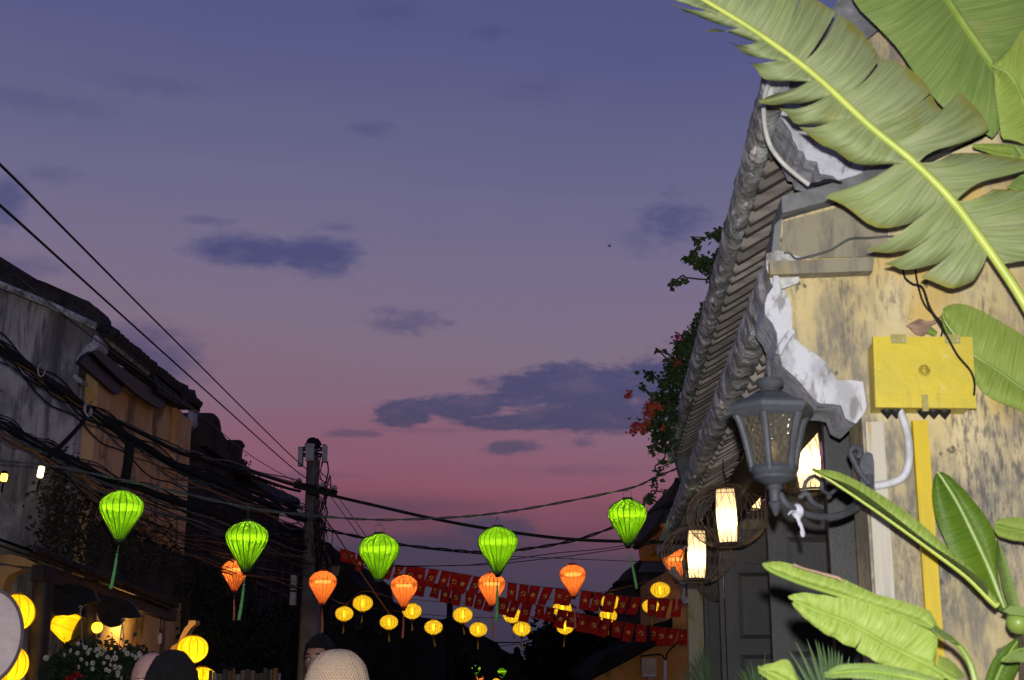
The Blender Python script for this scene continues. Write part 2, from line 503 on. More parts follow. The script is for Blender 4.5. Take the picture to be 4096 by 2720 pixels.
MAT['yellow_paint'] = weathered('yellow_paint', (.58, .46, .035), [((.50, .40, .045), (1, 1, 1), 6, .4, .65, .9), ((.66, .58, .2), (1, 1, 1), 10, .6, .74, .6), ((.4, .36, .15), (1, 1, 1), 24, .66, .74, .7), ((.30, .25, .06), (9, 9, 1.6), 3, .54, .68, .45), ((.20, .17, .07), (1, 1, 1), 60, .68, .74, .7)], .45, (20, .2), .4)
MAT['duct_yellow'] = weathered('duct_yellow', (.62, .45, .012), [((.52, .38, .02), (3, 3, .6), 4, .4, .65, .9)], .45, None, .4)
MAT['grey_plastic'] = plain('grey_plastic', (.58, .58, .60), .45)
MAT['black_rubber'] = plain('black_rubber', (.012, .012, .013), .6)
MAT['cable'] = plain('cable', (.018, .017, .018), .85, .08)
MAT['cable_pale'] = plain('cable_pale', (.10, .10, .10), .55, .35)
MAT['cable_orange'] = plain('cable_orange', (.28, .12, .03), .6)
MAT['cable_brown'] = plain('cable_brown', (.09, .05, .03), .6)
MAT['cable_grey'] = plain('cable_grey', (.09, .10, .10), .6)

# ------------------------------------------------------------------ ground
def ground():
    mb = MB()
    n = 24; S = 900.0
    rows = [[(-S + 2 * S * i / n, -S + 2 * S * j / n, 0) for i in range(n + 1)] for j in range(n + 1)]
    mb.grid(rows)
    o = build('street_ground', mb, MAT['asphalt'])
    tag(o, kind='structure')
ground()

# ------------------------------------------------------------------ the yellow house on the right (its own frame: x to the right, y along its street front)
_d = ray(2455, 2650)
TH = math.atan2(_d.x, _d.y)
HU = Vector((math.sin(TH), math.cos(TH), 0)); HV = Vector((math.cos(TH), -math.sin(TH), 0))
def hl(px, py, ly):
    d = ray(px, py)
    p = Vector((0, 0, EYE)) + d * (ly / d.dot(HU))
    return Vector((p.dot(HV), ly, p.z))
def hw(lx, ly, z):
    q = HV * lx + HU * ly
    return Vector((q.x, q.y, z))
GY = 4.2            # near gable plane
WX = 0.78           # street front
FY = 14.8           # far gable plane
house = root('yellow_house', 'old yellow plaster shop house with tiled eaves, white scrolled gable ends and black doors', 'house', (0, 0, 0), -TH)

def hpoly(pts, ly): return [hl(x, y, ly) for x, y in pts]

def gable():
    # lower gable wall: outline follows the scroll on its left
    left = [(3448, 1690), (3440, 1560), (3340, 1560), (3300, 1490), (3225, 1430), (3160, 1370), (3140, 1210), (3108, 1140), (3100, 1092)]
    L = hpoly(left, GY)
    xb = L[0].x
    poly = [Vector((xb, GY, 0))] + L
    top = hpoly([(3112, 1045), (3128, 880), (3260, 842), (3400, 805)], GY)
    poly += top
    e = top[-1]
    poly += [Vector((e.x + 1.6, GY, e.z + .75)), Vector((e.x + 1.6, GY, 0))]
    mb = MB(); mb.prism(poly, (0, .22, 0))
    wall = build('gable_wall', mb, MAT['yellow_plaster'], house, True)
    # sloping grey coping on it
    mb = MB()
    c = hpoly([(3122, 872), (3260, 835), (3400, 796)], GY)
    c.append(Vector((e.x + 1.6, GY, e.z + .77)))
    up = [Vector((p.x, p.y, p.z + .055)) for p in c]
    mb.prism([Vector((p.x, GY - .05, p.z)) for p in c] + [Vector((p.x, GY - .05, p.z)) for p in reversed(up)], (0, .30, 0))
    build('coping', mb, MAT['grey_coping'], house, True)
    # dark return strip left of the upper panel and the projecting ledge
    mb = MB()
    mb.prism(hpoly([(3094, 1040), (3088, 1000), (3098, 900), (3128, 872), (3112, 1045)], GY - .01), (0, .24, 0))
    build('wall_return', mb, MAT['grey_coping'], house, True)
    mb = MB()
    mb.prism(hpoly([(3078, 1045), (3080, 1098), (3300, 1090), (3492, 1082), (3494, 1030), (3300, 1036)], GY - .06), (0, .07, 0))
    build('ledge', mb, MAT['stained_plaster'], house, True)
    # grey weathered panel between ledge and coping, set 6 mm proud
    mb = MB()
    mb.prism(hpoly([(3126, 1034), (3134, 886), (3330, 835), (3540, 775), (3560, 1026)], GY - .008), (0, .006, 0))
    build('stained_panel', mb, MAT['stained_plaster'], house, True)
    # lower scroll
    out = [(3094, 1098), (3092, 1147), (3070, 1180), (3060, 1212), (3060, 1250), (3066, 1266), (3088, 1290), (3107, 1330), (3110, 1370), (3106, 1415), (3122, 1430), (3128, 1462),
           (3140, 1474), (3180, 1508), (3206, 1536), (3234, 1570), (3262, 1602), (3280, 1613), (3330, 1616), (3364, 1622), (3374, 1650), (3381, 1672), (3400, 1684), (3424, 1694)]
    inn = [(3455, 1655), (3466, 1626), (3460, 1580), (3452, 1527), (3400, 1520), (3350, 1522), (3330, 1494), (3305, 1452), (3270, 1420), (3238, 1402), (3205, 1380), (3182, 1352), (3178, 1322), (3168, 1318), (3166, 1240), (3158, 1198), (3140, 1165), (3128, 1158), (3122, 1134), (3112, 1098)]
    mb = MB(); mb.prism(hpoly(out + inn, GY - .045), (0, .30, 0))
    build('scroll_bracket', mb, MAT['white_plaster'], house, True)
    mb = MB()   # raised roll on the scroll
    mid = [(3112, 1420), (3128, 1385), (3150, 1350), (3165, 1330)]
    mb.tube(catmull([hl(x, y, GY - .05) for x, y in mid], 4), .012, 8)
    build('scroll_moulding', mb, MAT['white_plaster'], house, True, True)
    # upper gable, set back
    uy = GY + .24
    pts = [(3112, 455), (3160, 520), (3196, 600), (3270, 660), (3350, 730), (3420, 830), (3420, 900)]
    P = hpoly(pts, uy)
    tp = hpoly([(3096, 400), (3250, 352), (3490, 136)], uy)
    r = tp[-1]
    poly = [Vector((P[-1].x, uy, P[-1].z))] + [p for p in reversed(P[:-1])] + tp + [Vector((r.x + 1.4, uy, r.z + 1.15)), Vector((r.x + 1.4, uy, P[-1].z))]
    mb = MB(); mb.prism(poly, (0, .2, 0))
    build('upper_gable_wall', mb, MAT['yellow_plaster'], house, True)
    o2 = [(3104, 420), (3115, 458), (3140, 490), (3163, 524), (3172, 560), (3180, 568), (3194, 602), (3214, 606), (3224, 637), (3240, 642), (3268, 647), (3272, 670), (3280, 695), (3332, 703), (3352, 722),
          (3459, 690), (3455, 620), (3380, 560), (3300, 500), (3220, 430), (3150, 395)]
    mb = MB(); mb.prism(hpoly(o2, uy - .05), (0, .3, 0))
    build('upper_scroll_bracket', mb, MAT['white_plaster'], house, True)
    # rake coping of the upper roof
    a = hpoly([(3088, 318), (3088, 400), (3250, 352), (3490, 136)], uy - .03)
    b2 = Vector((a[-1].x + 1.4, a[-1].y, a[-1].z + 1.15))
    t = [Vector((b2.x, b2.y, b2.z + .3)), Vector((a[-1].x - .02, a[-1].y, a[-1].z + .27)), Vector((a[2].x, a[2].y, a[2].z + .17))]
    mb = MB(); mb.prism([a[0], a[1], a[2], a[3], b2] + t, (0, .32, 0))
    build('rake_coping', mb, MAT['grey_coping'], house, True)
gable()

MAT['lime'] = weathered('lime', (.74, .62, .61), [((.30, .30, .29), (1, 1, 1), 30, .45, .6, .9)], .95, (60, .5))
SL = math.tan(math.radians(30))
rnd = random.Random(4)
def lump_bar(x0, x1, z0, z1, ya, yb, step, amp, seed):
    """mortar bar along the eave, lumpy"""
    mb = MB()
    prof = [(x0, z1), (x0 - .004, (z0 + z1) / 2 + .01), (x0 + .012, z0 + .012), ((x0 + x1) / 2, z0), (x1, z0 + .016), (x1 + .02, z1 - .02), (x0 + .04, z1 + .015)]
    n = int((yb - ya) / step)
    rows = []
    for i in range(n + 1):
        y = ya + (yb - ya) * i / n
        row = []
        for k, (x, z) in enumerate(prof):
            w = amp * (mnoise.noise(Vector((x * 9 + seed, y * 7, z * 9))) + .7 * mnoise.noise(Vector((x * 30 + seed, y * 23, z * 30 + k))))
            row.append((x + w * .8, y, z + w))
        row.append(row[0])
        rows.append(row)
    mb.grid(rows)
    mb.add(rows[0][:-1], [tuple(range(len(prof)))]); mb.add(rows[-1][:-1], [tuple(reversed(range(len(prof))))])
    return mb
def eave(tag_, x0, x1, z, ya, yb, seed):
    yr = GY + (.46 if tag_ == 'up' else .245)
    roof = build('roof' if tag_ == 'up' else 'lower_roof', MB().prism(
        [Vector((x1 - .03, yr, z + .06)), Vector((x1 + 1.25, yr, z + .06 + 1.28 * SL)), Vector((x1 + 1.25, yr, z + .10 + 1.28 * SL)), Vector((x1 - .03, yr, z + .10))], (0, yb - yr, 0)),
        MAT['tile_under'], house, True)
    mb = lump_bar(x0, x1, z, z + .12, ya, yb, .03, .017, seed)
    build('eave_mortar', mb, MAT['grey_mortar'], roof, True, True, 60)
    # rafters under the tiles (each one its own piece, shared mesh)
    me0 = None; tile0 = None; plug0 = None
    n = int((yb - yr) / .19)
    for i in range(n):
        y = yr + .05 + i * .19
        if me0 is None:
            b = MB(); a = Vector((x1 - .005, 0, z + .012)); e = Vector((x1 + 1.2, 0, z + .012 + 1.205 * SL))
            b.bar(a, e, .048, .045)
            o = build('rafter', b, MAT['old_wood'], roof, True); me0 = o.data
            t = MB()      # half-round roof tile column above
            rows = []
            for s in range(14):
                u = s / 13; x = x0 + .055 + u * 1.3; zz = z + .115 + u * 1.3 * SL + (.012 if s % 2 else 0)
                rows.append([(x, .062 * math.cos(a_), zz + .05 * math.sin(a_)) for a_ in [PI * q / 6 for q in range(7)]])
            t.grid(rows)
            tl = build('tile_column', t, MAT['roof_tile'], roof, True, True); tile0 = tl.data
            p = MB()      # lime plug closing the tile end, drawn out in a tongue
            p.ball((0, 0, 0), (.016, .050, .022), 10, 7, lambda q: Vector((q.x * (1 - 6 * max(0, -q.y)), q.y * 1.1, q.z * (1 - 6 * max(0, -q.y)))))
            pl = build('tile_plug', p, MAT['lime'], roof, True, True); plug0 = pl.data
        else:
            o = link(bpy.data.objects.new('rafter', me0)); o.parent = roof
            tl = link(bpy.data.objects.new('tile_column', tile0)); tl.parent = roof
            pl = link(bpy.data.objects.new('tile_plug', plug0)); pl.parent = roof
        o.location = (0, y + rnd.uniform(-.02, .02), rnd.uniform(-.006, .006)); o.rotation_euler = (0, 0, rnd.uniform(-.012, .012))
        tl.location = (0, y, 0)
        pl.location = (x0 + .012 + rnd.uniform(-.004, .03), y, z + .02 + rnd.uniform(-.008, .03)); pl.rotation_euler = (rnd.uniform(-.3, .3), rnd.uniform(-.2, .2), 0)
    return roof
eave('up', .530, .600, 3.45, GY + .05, 12.6, 1.0)
eave('low', .508, .600, 2.80, GY - .02, 15.6, 5.0)

def front():
    # lintel beam and plates of the street front
    build('lintel', MB().box((WX, GY + .22, 2.62), (WX + .12, FY, 2.82)), MAT['dark_wood'], house, True)
    build('wall_plate', MB().box((WX + .02, GY + .22, 2.93), (WX + .10, FY, 3.02)), MAT['dark_wood'], house, True)
    # far gable wall: cream face and its scroll
    poly = [Vector((WX + .02, FY, 0)), Vector((WX + .02, FY, 2.45)), Vector((WX - .02, FY, 2.72)), Vector((WX + .06, FY, 2.95)), Vector((WX + 1.0, FY, 3.42)), Vector((WX + 1.0, FY, 0))]
    build('far_gable_wall', MB().prism(poly, (0, .25, 0)), MAT['cream_plaster'], house, True)
    pts = [(2700, 2262), (2712, 2290), (2730, 2315), (2742, 2335), (2742, 2360), (2738, 2380), (2752, 2392), (2752, 2408), (2738, 2416), (2730, 2404), (2728, 2385), (2732, 2362), (2728, 2340), (2708, 2318), (2690, 2300), (2684, 2270)]
    build('far_scroll_bracket', MB().prism(hpoly(pts, FY - .04), (0, .3, 0)), MAT['white_plaster'], house, True)
    pts = [(2684, 1790), (2706, 1838), (2716, 1880), (2732, 1930), (2738, 1965), (2760, 1930), (2770, 1880), (2790, 1840), (2780, 1800)]
    build('far_upper_bracket', MB().prism(hpoly(pts, 12.62), (0, .3, 0)), MAT['grey_coping'], house, True)
    # back wall of the room, dark
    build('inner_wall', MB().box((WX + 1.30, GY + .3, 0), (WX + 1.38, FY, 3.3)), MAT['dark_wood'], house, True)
    # door leaves folded inwards, standing square to the front
    def leaf(ly, w=.62, top=2.6, x0=WX + .03):
        b = MB(); b.box((x0, ly, .05), (x0 + w, ly + .04, top))
        d = build('door_leaf', b, MAT['black_wood'], house, True)
        st = .075
        for a, c_ in ((0, st), (w - st, w)):
            build('stile', MB().box((x0 + a, ly - .014, .06), (x0 + c_, ly - .002, top - .006)), MAT['black_wood'], d, True)
        zs = [(.06, .22), (.95, 1.05), (1.30, 1.40), (1.72, 1.80), (2.30, 2.38), (top - .09, top - .008)]
        for a, c_ in zs:
            build('rail', MB().box((x0 + st + .001, ly - .012, a), (x0 + w - st - .001, ly - .002, c_)), MAT['black_wood'], d, True)
        for (a, _), (_, c_) in zip(zs[1:], zs[:-1]):
            lo, hi = c_ + .015, a - .015
            if hi - lo < .06: continue
            xa, xb = x0 + st + .018, x0 + w - st - .018
            m = .03
            p = [(xa, ly - .002, lo), (xb, ly - .002, lo), (xb, ly - .002, hi), (xa, ly - .002, hi), (xa + m, ly - .011, lo + m), (xb - m, ly - .011, lo + m), (xb - m, ly - .011, hi - m), (xa + m, ly - .011, hi - m)]
            build('panel', MB().add(p, [(4, 5, 6, 7), (0, 1, 5, 4), (1, 2, 6, 5), (2, 3, 7, 6), (3, 0, 4, 7)]), MAT['black_wood'], d, True)
        return d
    for ly in (5.15, 7.15, 10.0, 11.75): leaf(ly)
    leaf(7.2, .62, 2.6, WX + .68)
    # posts between the bays
    for ly in (10.1, 11.85):
        build('door_post', MB().box((WX - .0, ly, 0), (WX + .028, ly + .12, 2.619)), MAT['black_wood'], house, True)
    # scalloped apron board over leaf three
    z = hl(2960, 2160, 9.95).z
    a = hl(2885, 2240, 9.95); pts = []
    for i in range(21):
        u = i / 20
        pts.append(Vector((a.x + u * .5, 9.95, a.z - .03 * math.sin(u * PI) + (.015 if u < .2 else -.012) * math.sin(u * 12))))
    build('apron_board', MB().prism(pts + [Vector((a.x + .5, 9.95, a.z + .16)), Vector((a.x, 9.95, a.z + .16))], (0, .03, 0)), MAT['black_wood'], house, True)
MAT['cream_plaster'] = weathered('cream_plaster', (.56, .50, .33), [((.42, .31, .10), (3, 3, 1.5), 2.4, .52, .66, .9), ((.60, .56, .42), (1, 1, 1), 5, .5, .66, .7), ((.2, .15, .07), (9, 9, 5), 2, .62, .72, .8)], .9, (30, .3))
front()
# pale plaster jamb strip beside the doors, beside the yellow wall
def jamb():
    a = hl(3462, 1700, GY - .012); b_ = hl(3535, 1700, GY - .012)
    z1 = hl(3470, 1690, GY).z
    build('door_jamb', MB().box((a.x, GY - .012, 0), (b_.x, GY - .002, z1)), weathered('pale_render', (.50, .46, .38), [((.40, .37, .34), (30, 30, 1.2), 1.5, .45, .65, .9), ((.42, .30, .12), (14, 14, 1.5), 2, .55, .68, .8)], .9, (30, .2)), house, True)
jamb()

# ------------------------------------------------------------------ wall lamp
def wall_lamp():
    ly = 3.86
    s = ly / F
    axis_top = hl(3068, 1427, ly); axis_bot = hl(3110, 2065, ly)
    cx = hl(3085, 1650, ly).x
    base = hw(cx, ly, hl(3085, 2065, ly).z)
    R = root('wall_lamp', 'dark iron lantern lamp with amber glass on a scrolled bracket beside the doors', 'wall lamp', base, -TH)
    zz = lambda py: hl(3085, py, ly).z - base.z
    px = s * .98
    n = 6; ph = .2
    mk = lambda prof, nn=n: MB().lathe(prof, nn, (0, 0, 0), 0, ph)
    # finial and roof
    fin = [(.001, zz(1424)), (13 * px, zz(1448)), (17 * px, zz(1475)), (13 * px, zz(1498)), (9 * px, zz(1508)), (20 * px, zz(1516))]
    build('finial', MB().lathe(fin[::-1], 14), MAT['lamp_iron'], R, True, True)
    cap = [(52 * px, zz(1516)), (60 * px, zz(1532)), (50 * px, zz(1548)), (36 * px, zz(1556)), (46 * px, zz(1570))]
    build('cap', MB().lathe(cap[::-1] , 18), MAT['lamp_iron'], R, True, True)
    roof = [(46 * px, zz(1566)), (78 * px, zz(1578)), (112 * px, zz(1598)), (140 * px, zz(1612)), (170 * px, zz(1618)), (182 * px, zz(1630)), (180 * px, zz(1646)), (160 * px, zz(1664)), (140 * px, zz(1676))]
    build('roof', mk(roof[::-1]), MAT['lamp_iron'], R, True)
    # cage: six posts, panes, bottom ring
    top = [(132 * px, zz(1666))]; ang = [2 * PI * k / 6 + ph for k in range(6)]
    prof = [(146, 1664), (130, 1700), (116, 1750), (104, 1800), (94, 1850), (86, 1884)]
    for a in ang:
        pts = [Vector((r * px * math.cos(a), r * px * math.sin(a), zz(y))) for r, y in prof]
        build('cage_post', MB().tube(catmull(pts, 3), 15 * px, 8), MAT['lamp_iron'], R, True, True)
    for k in range(6):
        a, b_ = ang[k], ang[(k + 1) % 6]
        rows = []
        for r, y in prof:
            rr = r - 5
            rows.append([Vector((rr * px * math.cos(a), rr * px * math.sin(a), zz(y))).lerp(Vector((rr * px * math.cos(b_), rr * px * math.sin(b_), zz(y))), t) for t in (0, .25, .5, .75, 1)])
        build('pane', MB().grid(rows), MAT['amber_glass'], R, True, True, 180)
    bot = [(90 * px, zz(1862)), (100 * px, zz(1878)), (92 * px, zz(1894)), (82 * px, zz(1902)), (84 * px, zz(1914)), (60 * px, zz(1930)), (30 * px, zz(1942)), (32 * px, zz(1952)), (24 * px, zz(1962)), (22 * px, zz(2004)), (30 * px, zz(2012)), (24 * px, zz(2020)), (10 * px, zz(2058)), (.001, zz(2066))]
    build('base_cup', MB().lathe(bot[::-1], 18), MAT['lamp_iron'], R, True, True)
    build('bulb', MB().ball((0, 0, zz(1800)), (22 * px, 22 * px, 42 * px), 12, 8), MAT['milk_glass'], R, True, True)
    # arm to the wall
    def W(x, y, d=ly): return hw(*hl(x, y, d))
    arm = [W(3120, 1975), W(3150, 2020), W(3210, 2052, 3.9), W(3290, 2068, 3.95), W(3370, 2058, 4.0), W(3440, 2018, 4.06), W(3475, 1960, 4.12), W(3478, 1900, 4.14)]
    build('arm', MB().tube(catmull(arm, 5), [15 * px] * 36, 10), MAT['lamp_iron'], R, False, True)
    sc1 = [W(3290, 2030, 3.95), W(3250, 2010, 3.93), W(3228, 1975, 3.92), W(3205, 1985, 3.92), W(3200, 1995, 3.92)]
    sc2 = [W(3215, 1985, 3.93), W(3222, 1930, 3.93), W(3255, 1905, 3.94), W(3285, 1925, 3.95), W(3290, 1960, 3.96), W(3320, 1975, 3.98), W(3350, 1955, 4.0), W(3400, 1968, 4.03), W(3440, 1955, 4.08), W(3475, 1945, 4.12)]
    sc3 = [W(3472, 1930, 4.13), W(3440, 1890, 4.12), W(3408, 1830, 4.11), W(3402, 1805, 4.11), W(3420, 1790, 4.11), W(3440, 1800, 4.11), W(3438, 1822, 4.11), W(3425, 1824, 4.11)]
    sc4 = [W(3390, 2056, 4.02), W(3385, 2040, 4.02), W(3410, 2020, 4.05), W(3440, 2000, 4.08), W(3470, 1985, 4.12)]
    for q, r in ((sc1, 11), (sc2, 8), (sc3, 13), (sc4, 9)):
        build('scroll', MB().tube(catmull(q, 5), r * px, 8), MAT['lamp_iron'], R, False, True)
    pl = [(3445, 1990), (3440, 1850), (3450, 1815), (3470, 1806), (3490, 1815), (3497, 1850), (3500, 1990), (3490, 2020), (3470, 2030), (3452, 2018)]
    build('wall_plate', MB().prism([hw(*hl(x, y, 4.145)) for x, y in pl], HU * .035), MAT['lamp_iron'], R)
    rb = root('white_ribbon', 'knotted white rag tied round the iron lamp arm', 'ribbon', W(3192, 2045, 3.88))
    build('knot', MB().ball(W(3190, 2045, 3.885), (.019, .019, .022), 8, 6), MAT['rag'], rb, False, True)
    build('tail', MB().tube(catmull([W(3188, 2052, 3.87), W(3196, 2085, 3.86), W(3208, 2112, 3.86), W(3212, 2148, 3.86)], 4), [.007, .012, .010, .006, .005, .006, .006, .005, .005, .006, .007, .006, .003], 6, .5), MAT['rag'], rb, False, True)
    build('tail', MB().tube(catmull([W(3186, 2050, 3.87), W(3168, 2044, 3.86), W(3152, 2060, 3.86)], 4), [.007, .008, .006, .006, .005, .006, .006, .005, .003], 6, .5), MAT['rag'], rb, False, True)
def amber():
    m, N, out = new_mat('amber_glass')
    ob = coords(N)
    vo = N.n('ShaderNodeTexVoronoi'); N.put(vo.inputs['Vector'], ob); vo.inputs['Scale'].default_value = 68.0
    b = N.n('ShaderNodeBump'); b.inputs['Strength'].default_value = 1.0; b.inputs['Distance'].default_value = .009
    N.put(b.inputs['Height'], vo.outputs[0])
    g = N.n('ShaderNodeBsdfPrincipled')
    g.inputs['Base Color'].default_value = (.16, .14, .11, 1); g.inputs['Roughness'].default_value = .12
    g.inputs['Specular IOR Level'].default_value = .9
    N.put(g.inputs['Normal'], b.outputs[0])
    tp = N.n('ShaderNodeBsdfTransparent'); tp.inputs[0].default_value = (.80, .66, .42, 1)
    mx = N.n('ShaderNodeMixShader'); mx.inputs[0].default_value = .55
    N.put(mx.inputs[1], g.outputs[0]); N.put(mx.inputs[2], tp.outputs[0]); N.put(out.inputs[0], mx.outputs[0])
    return m
MAT['amber_glass'] = amber()
MAT['milk_glass'] = plain('milk_glass', (.45, .42, .36), .3)
MAT['rag'] = plain('rag', (.55, .54, .62), .9)
wall_lamp()

# ------------------------------------------------------------------ electric box, conduit, duct
def electric_box():
    c = [(3490, 1340), (3890, 1357), (3896, 1638), (3494, 1626)]
    yf = GY - .13
    P = hpoly(c, yf)
    x0 = (P[0].x + P[3].x) / 2; x1 = (P[1].x + P[2].x) / 2; z1 = (P[0].z + P[1].z) / 2; z0 = (P[2].z + P[3].z) / 2
    R = root('electric_box', 'yellow painted electric meter box on the stained yellow wall', 'electric box', hw((x0 + x1) / 2, GY, z0), -TH)
    tilt = Matrix.Rotation(.024, 4, 'Y')
    Mx = Matrix.Translation(Vector((0, 0, 0))) @ tilt
    w = x1 - x0; h = z1 - z0
    def bx(name, a, b, mat, par=None):
        return build(name, MB().box(a, b, Mx), mat, par or R, True)
    bx('case', (-w / 2 + .008, -.115, .006), (w / 2 - .008, -.002, h - .006), MAT['yellow_paint'])
    lid = bx('lid', (-w / 2, -.135, 0), (w / 2, -.1155, h), MAT['yellow_paint'])
    bx('lid_panel', (-w / 2 + .012, -.1375, .04), (w / 2 - .012, -.1355, h - .01), MAT['yellow_paint'], lid)
    for x in (-.12 * w / .3, .2 * w):
        x = -.32 * w if x < 0 else .22 * w
        hg = bx('hinge', (x, -.141, h - .022), (x + .045, -.1378, h + .006), MAT['hinge'], lid)
        for q in (.008, .037): build('screw', MB().ball(Mx @ Vector((x + q, -.1415, h - .012)), .0035, 8, 5), MAT['grey_plastic'], hg, True)
    bx('latch', (-.012 + .0, -.143, -.012), (.006, -.138, .038), MAT['hinge'], lid)
    seal = MB().lathe([(.020, 0), (.022, .002), (.018, .002), (.017, 0)], 24, (0, 0, 0), 0, 0, Mx @ Matrix.Translation(Vector((0, -.1376, h * .52))) @ Matrix.Rotation(PI / 2, 4, 'X'))
    build('lid_emblem', seal, MAT['yellow_paint'], lid, True)
    build('emblem_bolt', MB().box((-.0015, -.1392, h * .52 - .009), (.0015, -.1374, h * .52 + .009), Mx).box((-.007, -.1391, h * .52 - .0015), (.004, -.1375, h * .52 + .0015), Mx), MAT['yellow_paint'], lid, True)
    for x in (-.34, -.25, .03, .13, .24):
        build('cable_gland', MB().lathe([(.001, -.022), (.006, -.016), (.018, -.002), (.02, .004)], 12, Mx @ Vector((x * w, -.065, 0))), MAT['black_rubber'], R, True)
    C = root('conduit', 'pale grey ribbed conduit curving down from the yellow electric box', 'conduit', hw(*hl(3600, 1945, GY - .06)), -TH)
    pts = catmull([hw(*hl(3597, 1640, yf + .06)), hw(*hl(3618, 1690, yf + .07)), hw(*hl(3634, 1760, GY - .03)), hw(*hl(3636, 1840, GY - .03)), hw(*hl(3618, 1900, GY - .03)), hw(*hl(3570, 1930, GY - .03)), hw(*hl(3490, 1945, GY - .03)), hw(*hl(3440, 1955, GY - .02))], 14)
    build('conduit_tube', MB().tube(pts, [.0115 if i % 2 else .0135 for i in range(len(pts))], 10), MAT['grey_plastic'], C, False, True, 180)
    D = root('cable_duct', 'bright yellow vertical cable duct running down below the electric box', 'cable duct', hw(hl(3670, 1660, GY).x, GY, 0), -TH)
    a = hl(3640, 1655, GY - .03); b_ = hl(3700, 1655, GY - .03)
    w2 = (b_.x - a.x) / 2
    build('duct_channel', MB().box((-w2, -.03, 0), (w2, -.002, z0 - .02)), MAT['duct_yellow'], D, True)
    build('duct_cover', MB().box((-w2 + .004, -.034, .01), (w2 - .004, -.0305, z0 - .03)), MAT['duct_yellow'], D, True)
    return R
MAT['hinge'] = plain('hinge', (.38, .34, .10), .5)
electric_box()

# ------------------------------------------------------------------ silk lanterns
PROF = [(0, .24), (.03, .42), (.07, .60), (.12, .76), (.18, .89), (.24, .965), (.31, 1.0), (.38, .985), (.46, .92), (.55, .81), (.65, .67), (.75, .53), (.85, .39), (.94, .275), (1.0, .21)]
ROUND = [(0, .26), (.04, .44), (.10, .62), (.18, .79), (.28, .92), (.38, .98), (.5, 1.0), (.62, .97), (.73, .89), (.83, .75), (.91, .57), (.96, .42), (1.0, .26)]
def make_lantern(name, prof, R, H, nrib, cloth, dark, tasselmat, light, lightcol, handle=True, tassel=True, capmat=None, tl=.27, bulbz=.16, core=None, ribr=.0022, ring=0):
    o = root(name, 'x', 'lantern')
    capmat = capmat or dark
    prf = [(r * R, H / 2 - t * H) for t, r in prof]
    n = nrib * 2
    body = build('shade', MB().shell(prf[::-1], n, (0, 0, 0), .018), cloth, o, True, True, 180)
    ribs = MB()
    for k in range(nrib):
        a = 2 * PI * (k) / nrib
        ribs.tube([(math.cos(a) * (r + .0015), math.sin(a) * (r + .0015), z) for r, z in prf], ribr, 4)
    build('ribs', ribs, dark, o, True)
    rt = prf[0][0]; rb = prf[-1][0]
    build('top_ring', MB().lathe([(rt * .6, H / 2 - .004), (rt * 1.12, H / 2 - .004), (rt * 1.12, H / 2 + .016), (rt * .6, H / 2 + .016)], 20), capmat, o, True)
    build('bottom_ring', MB().lathe([(rb * .5, -H / 2 - .018), (rb * 1.1, -H / 2 - .018), (rb * 1.1, -H / 2 + .006), (rb * .5, -H / 2 + .006)], 18), capmat, o, True)
    if handle:
        h = MB(); a = rt * 1.05
        h.tube([(-a, 0, H / 2), (-a * .82, 0, H / 2 + .075), (a * .82, 0, H / 2 + .075), (a, 0, H / 2)], .0022, 5)
        h.tube([(.011 * math.cos(q * PI / 5), 0, H / 2 + .087 + .011 * math.sin(q * PI / 5)) for q in range(11)], .002, 5)
        build('handle', h, MAT['wire_grey'], o, True)
    else:
        build('hanger', MB().tube([(0, 0, H / 2), (.003, 0, H / 2 + .05), (0, 0, H / 2 + .10)], .0025, 5), MAT['cable'], o, True)
    if tassel:
        zb = -H / 2 - .018
        build('bead', MB().ball((0, 0, zb - .012), (rb * .75, rb * .75, .016), 10, 6), MAT['black_rubber'], o, True, True)
        t = MB()
        t.tube([(0, 0, 0), (0, 0, -.08)], .0028, 5)
        t.ball((0, 0, -.085), (.011, .011, .012), 8, 6)
        L = tl
        t.tube([(0, 0, -.095), (.002, 0, -.12), (.004, 0, -.095 - L * .5), (.003, 0, -.095 - L * .8), (0, 0, -.095 - L)], [.009, .013, .0165, .018, .018], 8, .8)
        tt = build('tassel', t, tasselmat, o, True, True)
        tt.location = (0, 0, zb - .02)
    if core:
        build('bulb', MB().ball((0, 0, bulbz * H), (R * .12, R * .12, H * .26), 10, 8), core, o, True, True)
    if ring:
        build('added_glow_hoop', MB().shell([(ring * R, (bulbz - .035) * H), (ring * R * 1.01, bulbz * H), (ring * R, (bulbz + .035) * H)], 20), MAT['ring_glow'], o, True, True)  # glowing hoop added inside to make the bright band on the cloth
    if light:
        ld = bpy.data.lights.new(name + '_bulb', 'POINT'); ld.energy = light; ld.color = lightcol; ld.shadow_soft_size = .012
        lo = link(bpy.data.objects.new('bulb_light', ld)); lo.parent = o; lo.location = (0, 0, bulbz * H)
    return o
MAT['wire_grey'] = plain('wire_grey', (.16, .16, .16), .4, .5, .6)
MAT['green_silk'] = silk('green_silk', (.105, .28, .004), (.45, .95, .02), .0, .75, .14)
MAT['orange_silk'] = silk('orange_silk', (.52, .125, .024), (1.0, .22, .035), .26, .75, .20, .35, (1.0, .62, .22))
MAT['yellow_silk'] = silk('yellow_silk', (.92, .70, .05), (1.0, .62, .03), .36, .7, .22)
MAT['porch_silk'] = silk('porch_silk', (.92, .62, .02), (1.0, .55, .0), .5, .75, .06)
MAT['green_dark'] = plain('green_dark', (.012, .055, .012), .5)
MAT['orange_dark'] = plain('orange_dark', (.35, .03, .012), .5)
MAT['yellow_dark'] = plain('yellow_dark', (.42, .22, .006), .5)
MAT['green_tassel'] = plain('green_tassel', (.22, .72, .20), .6, .4)
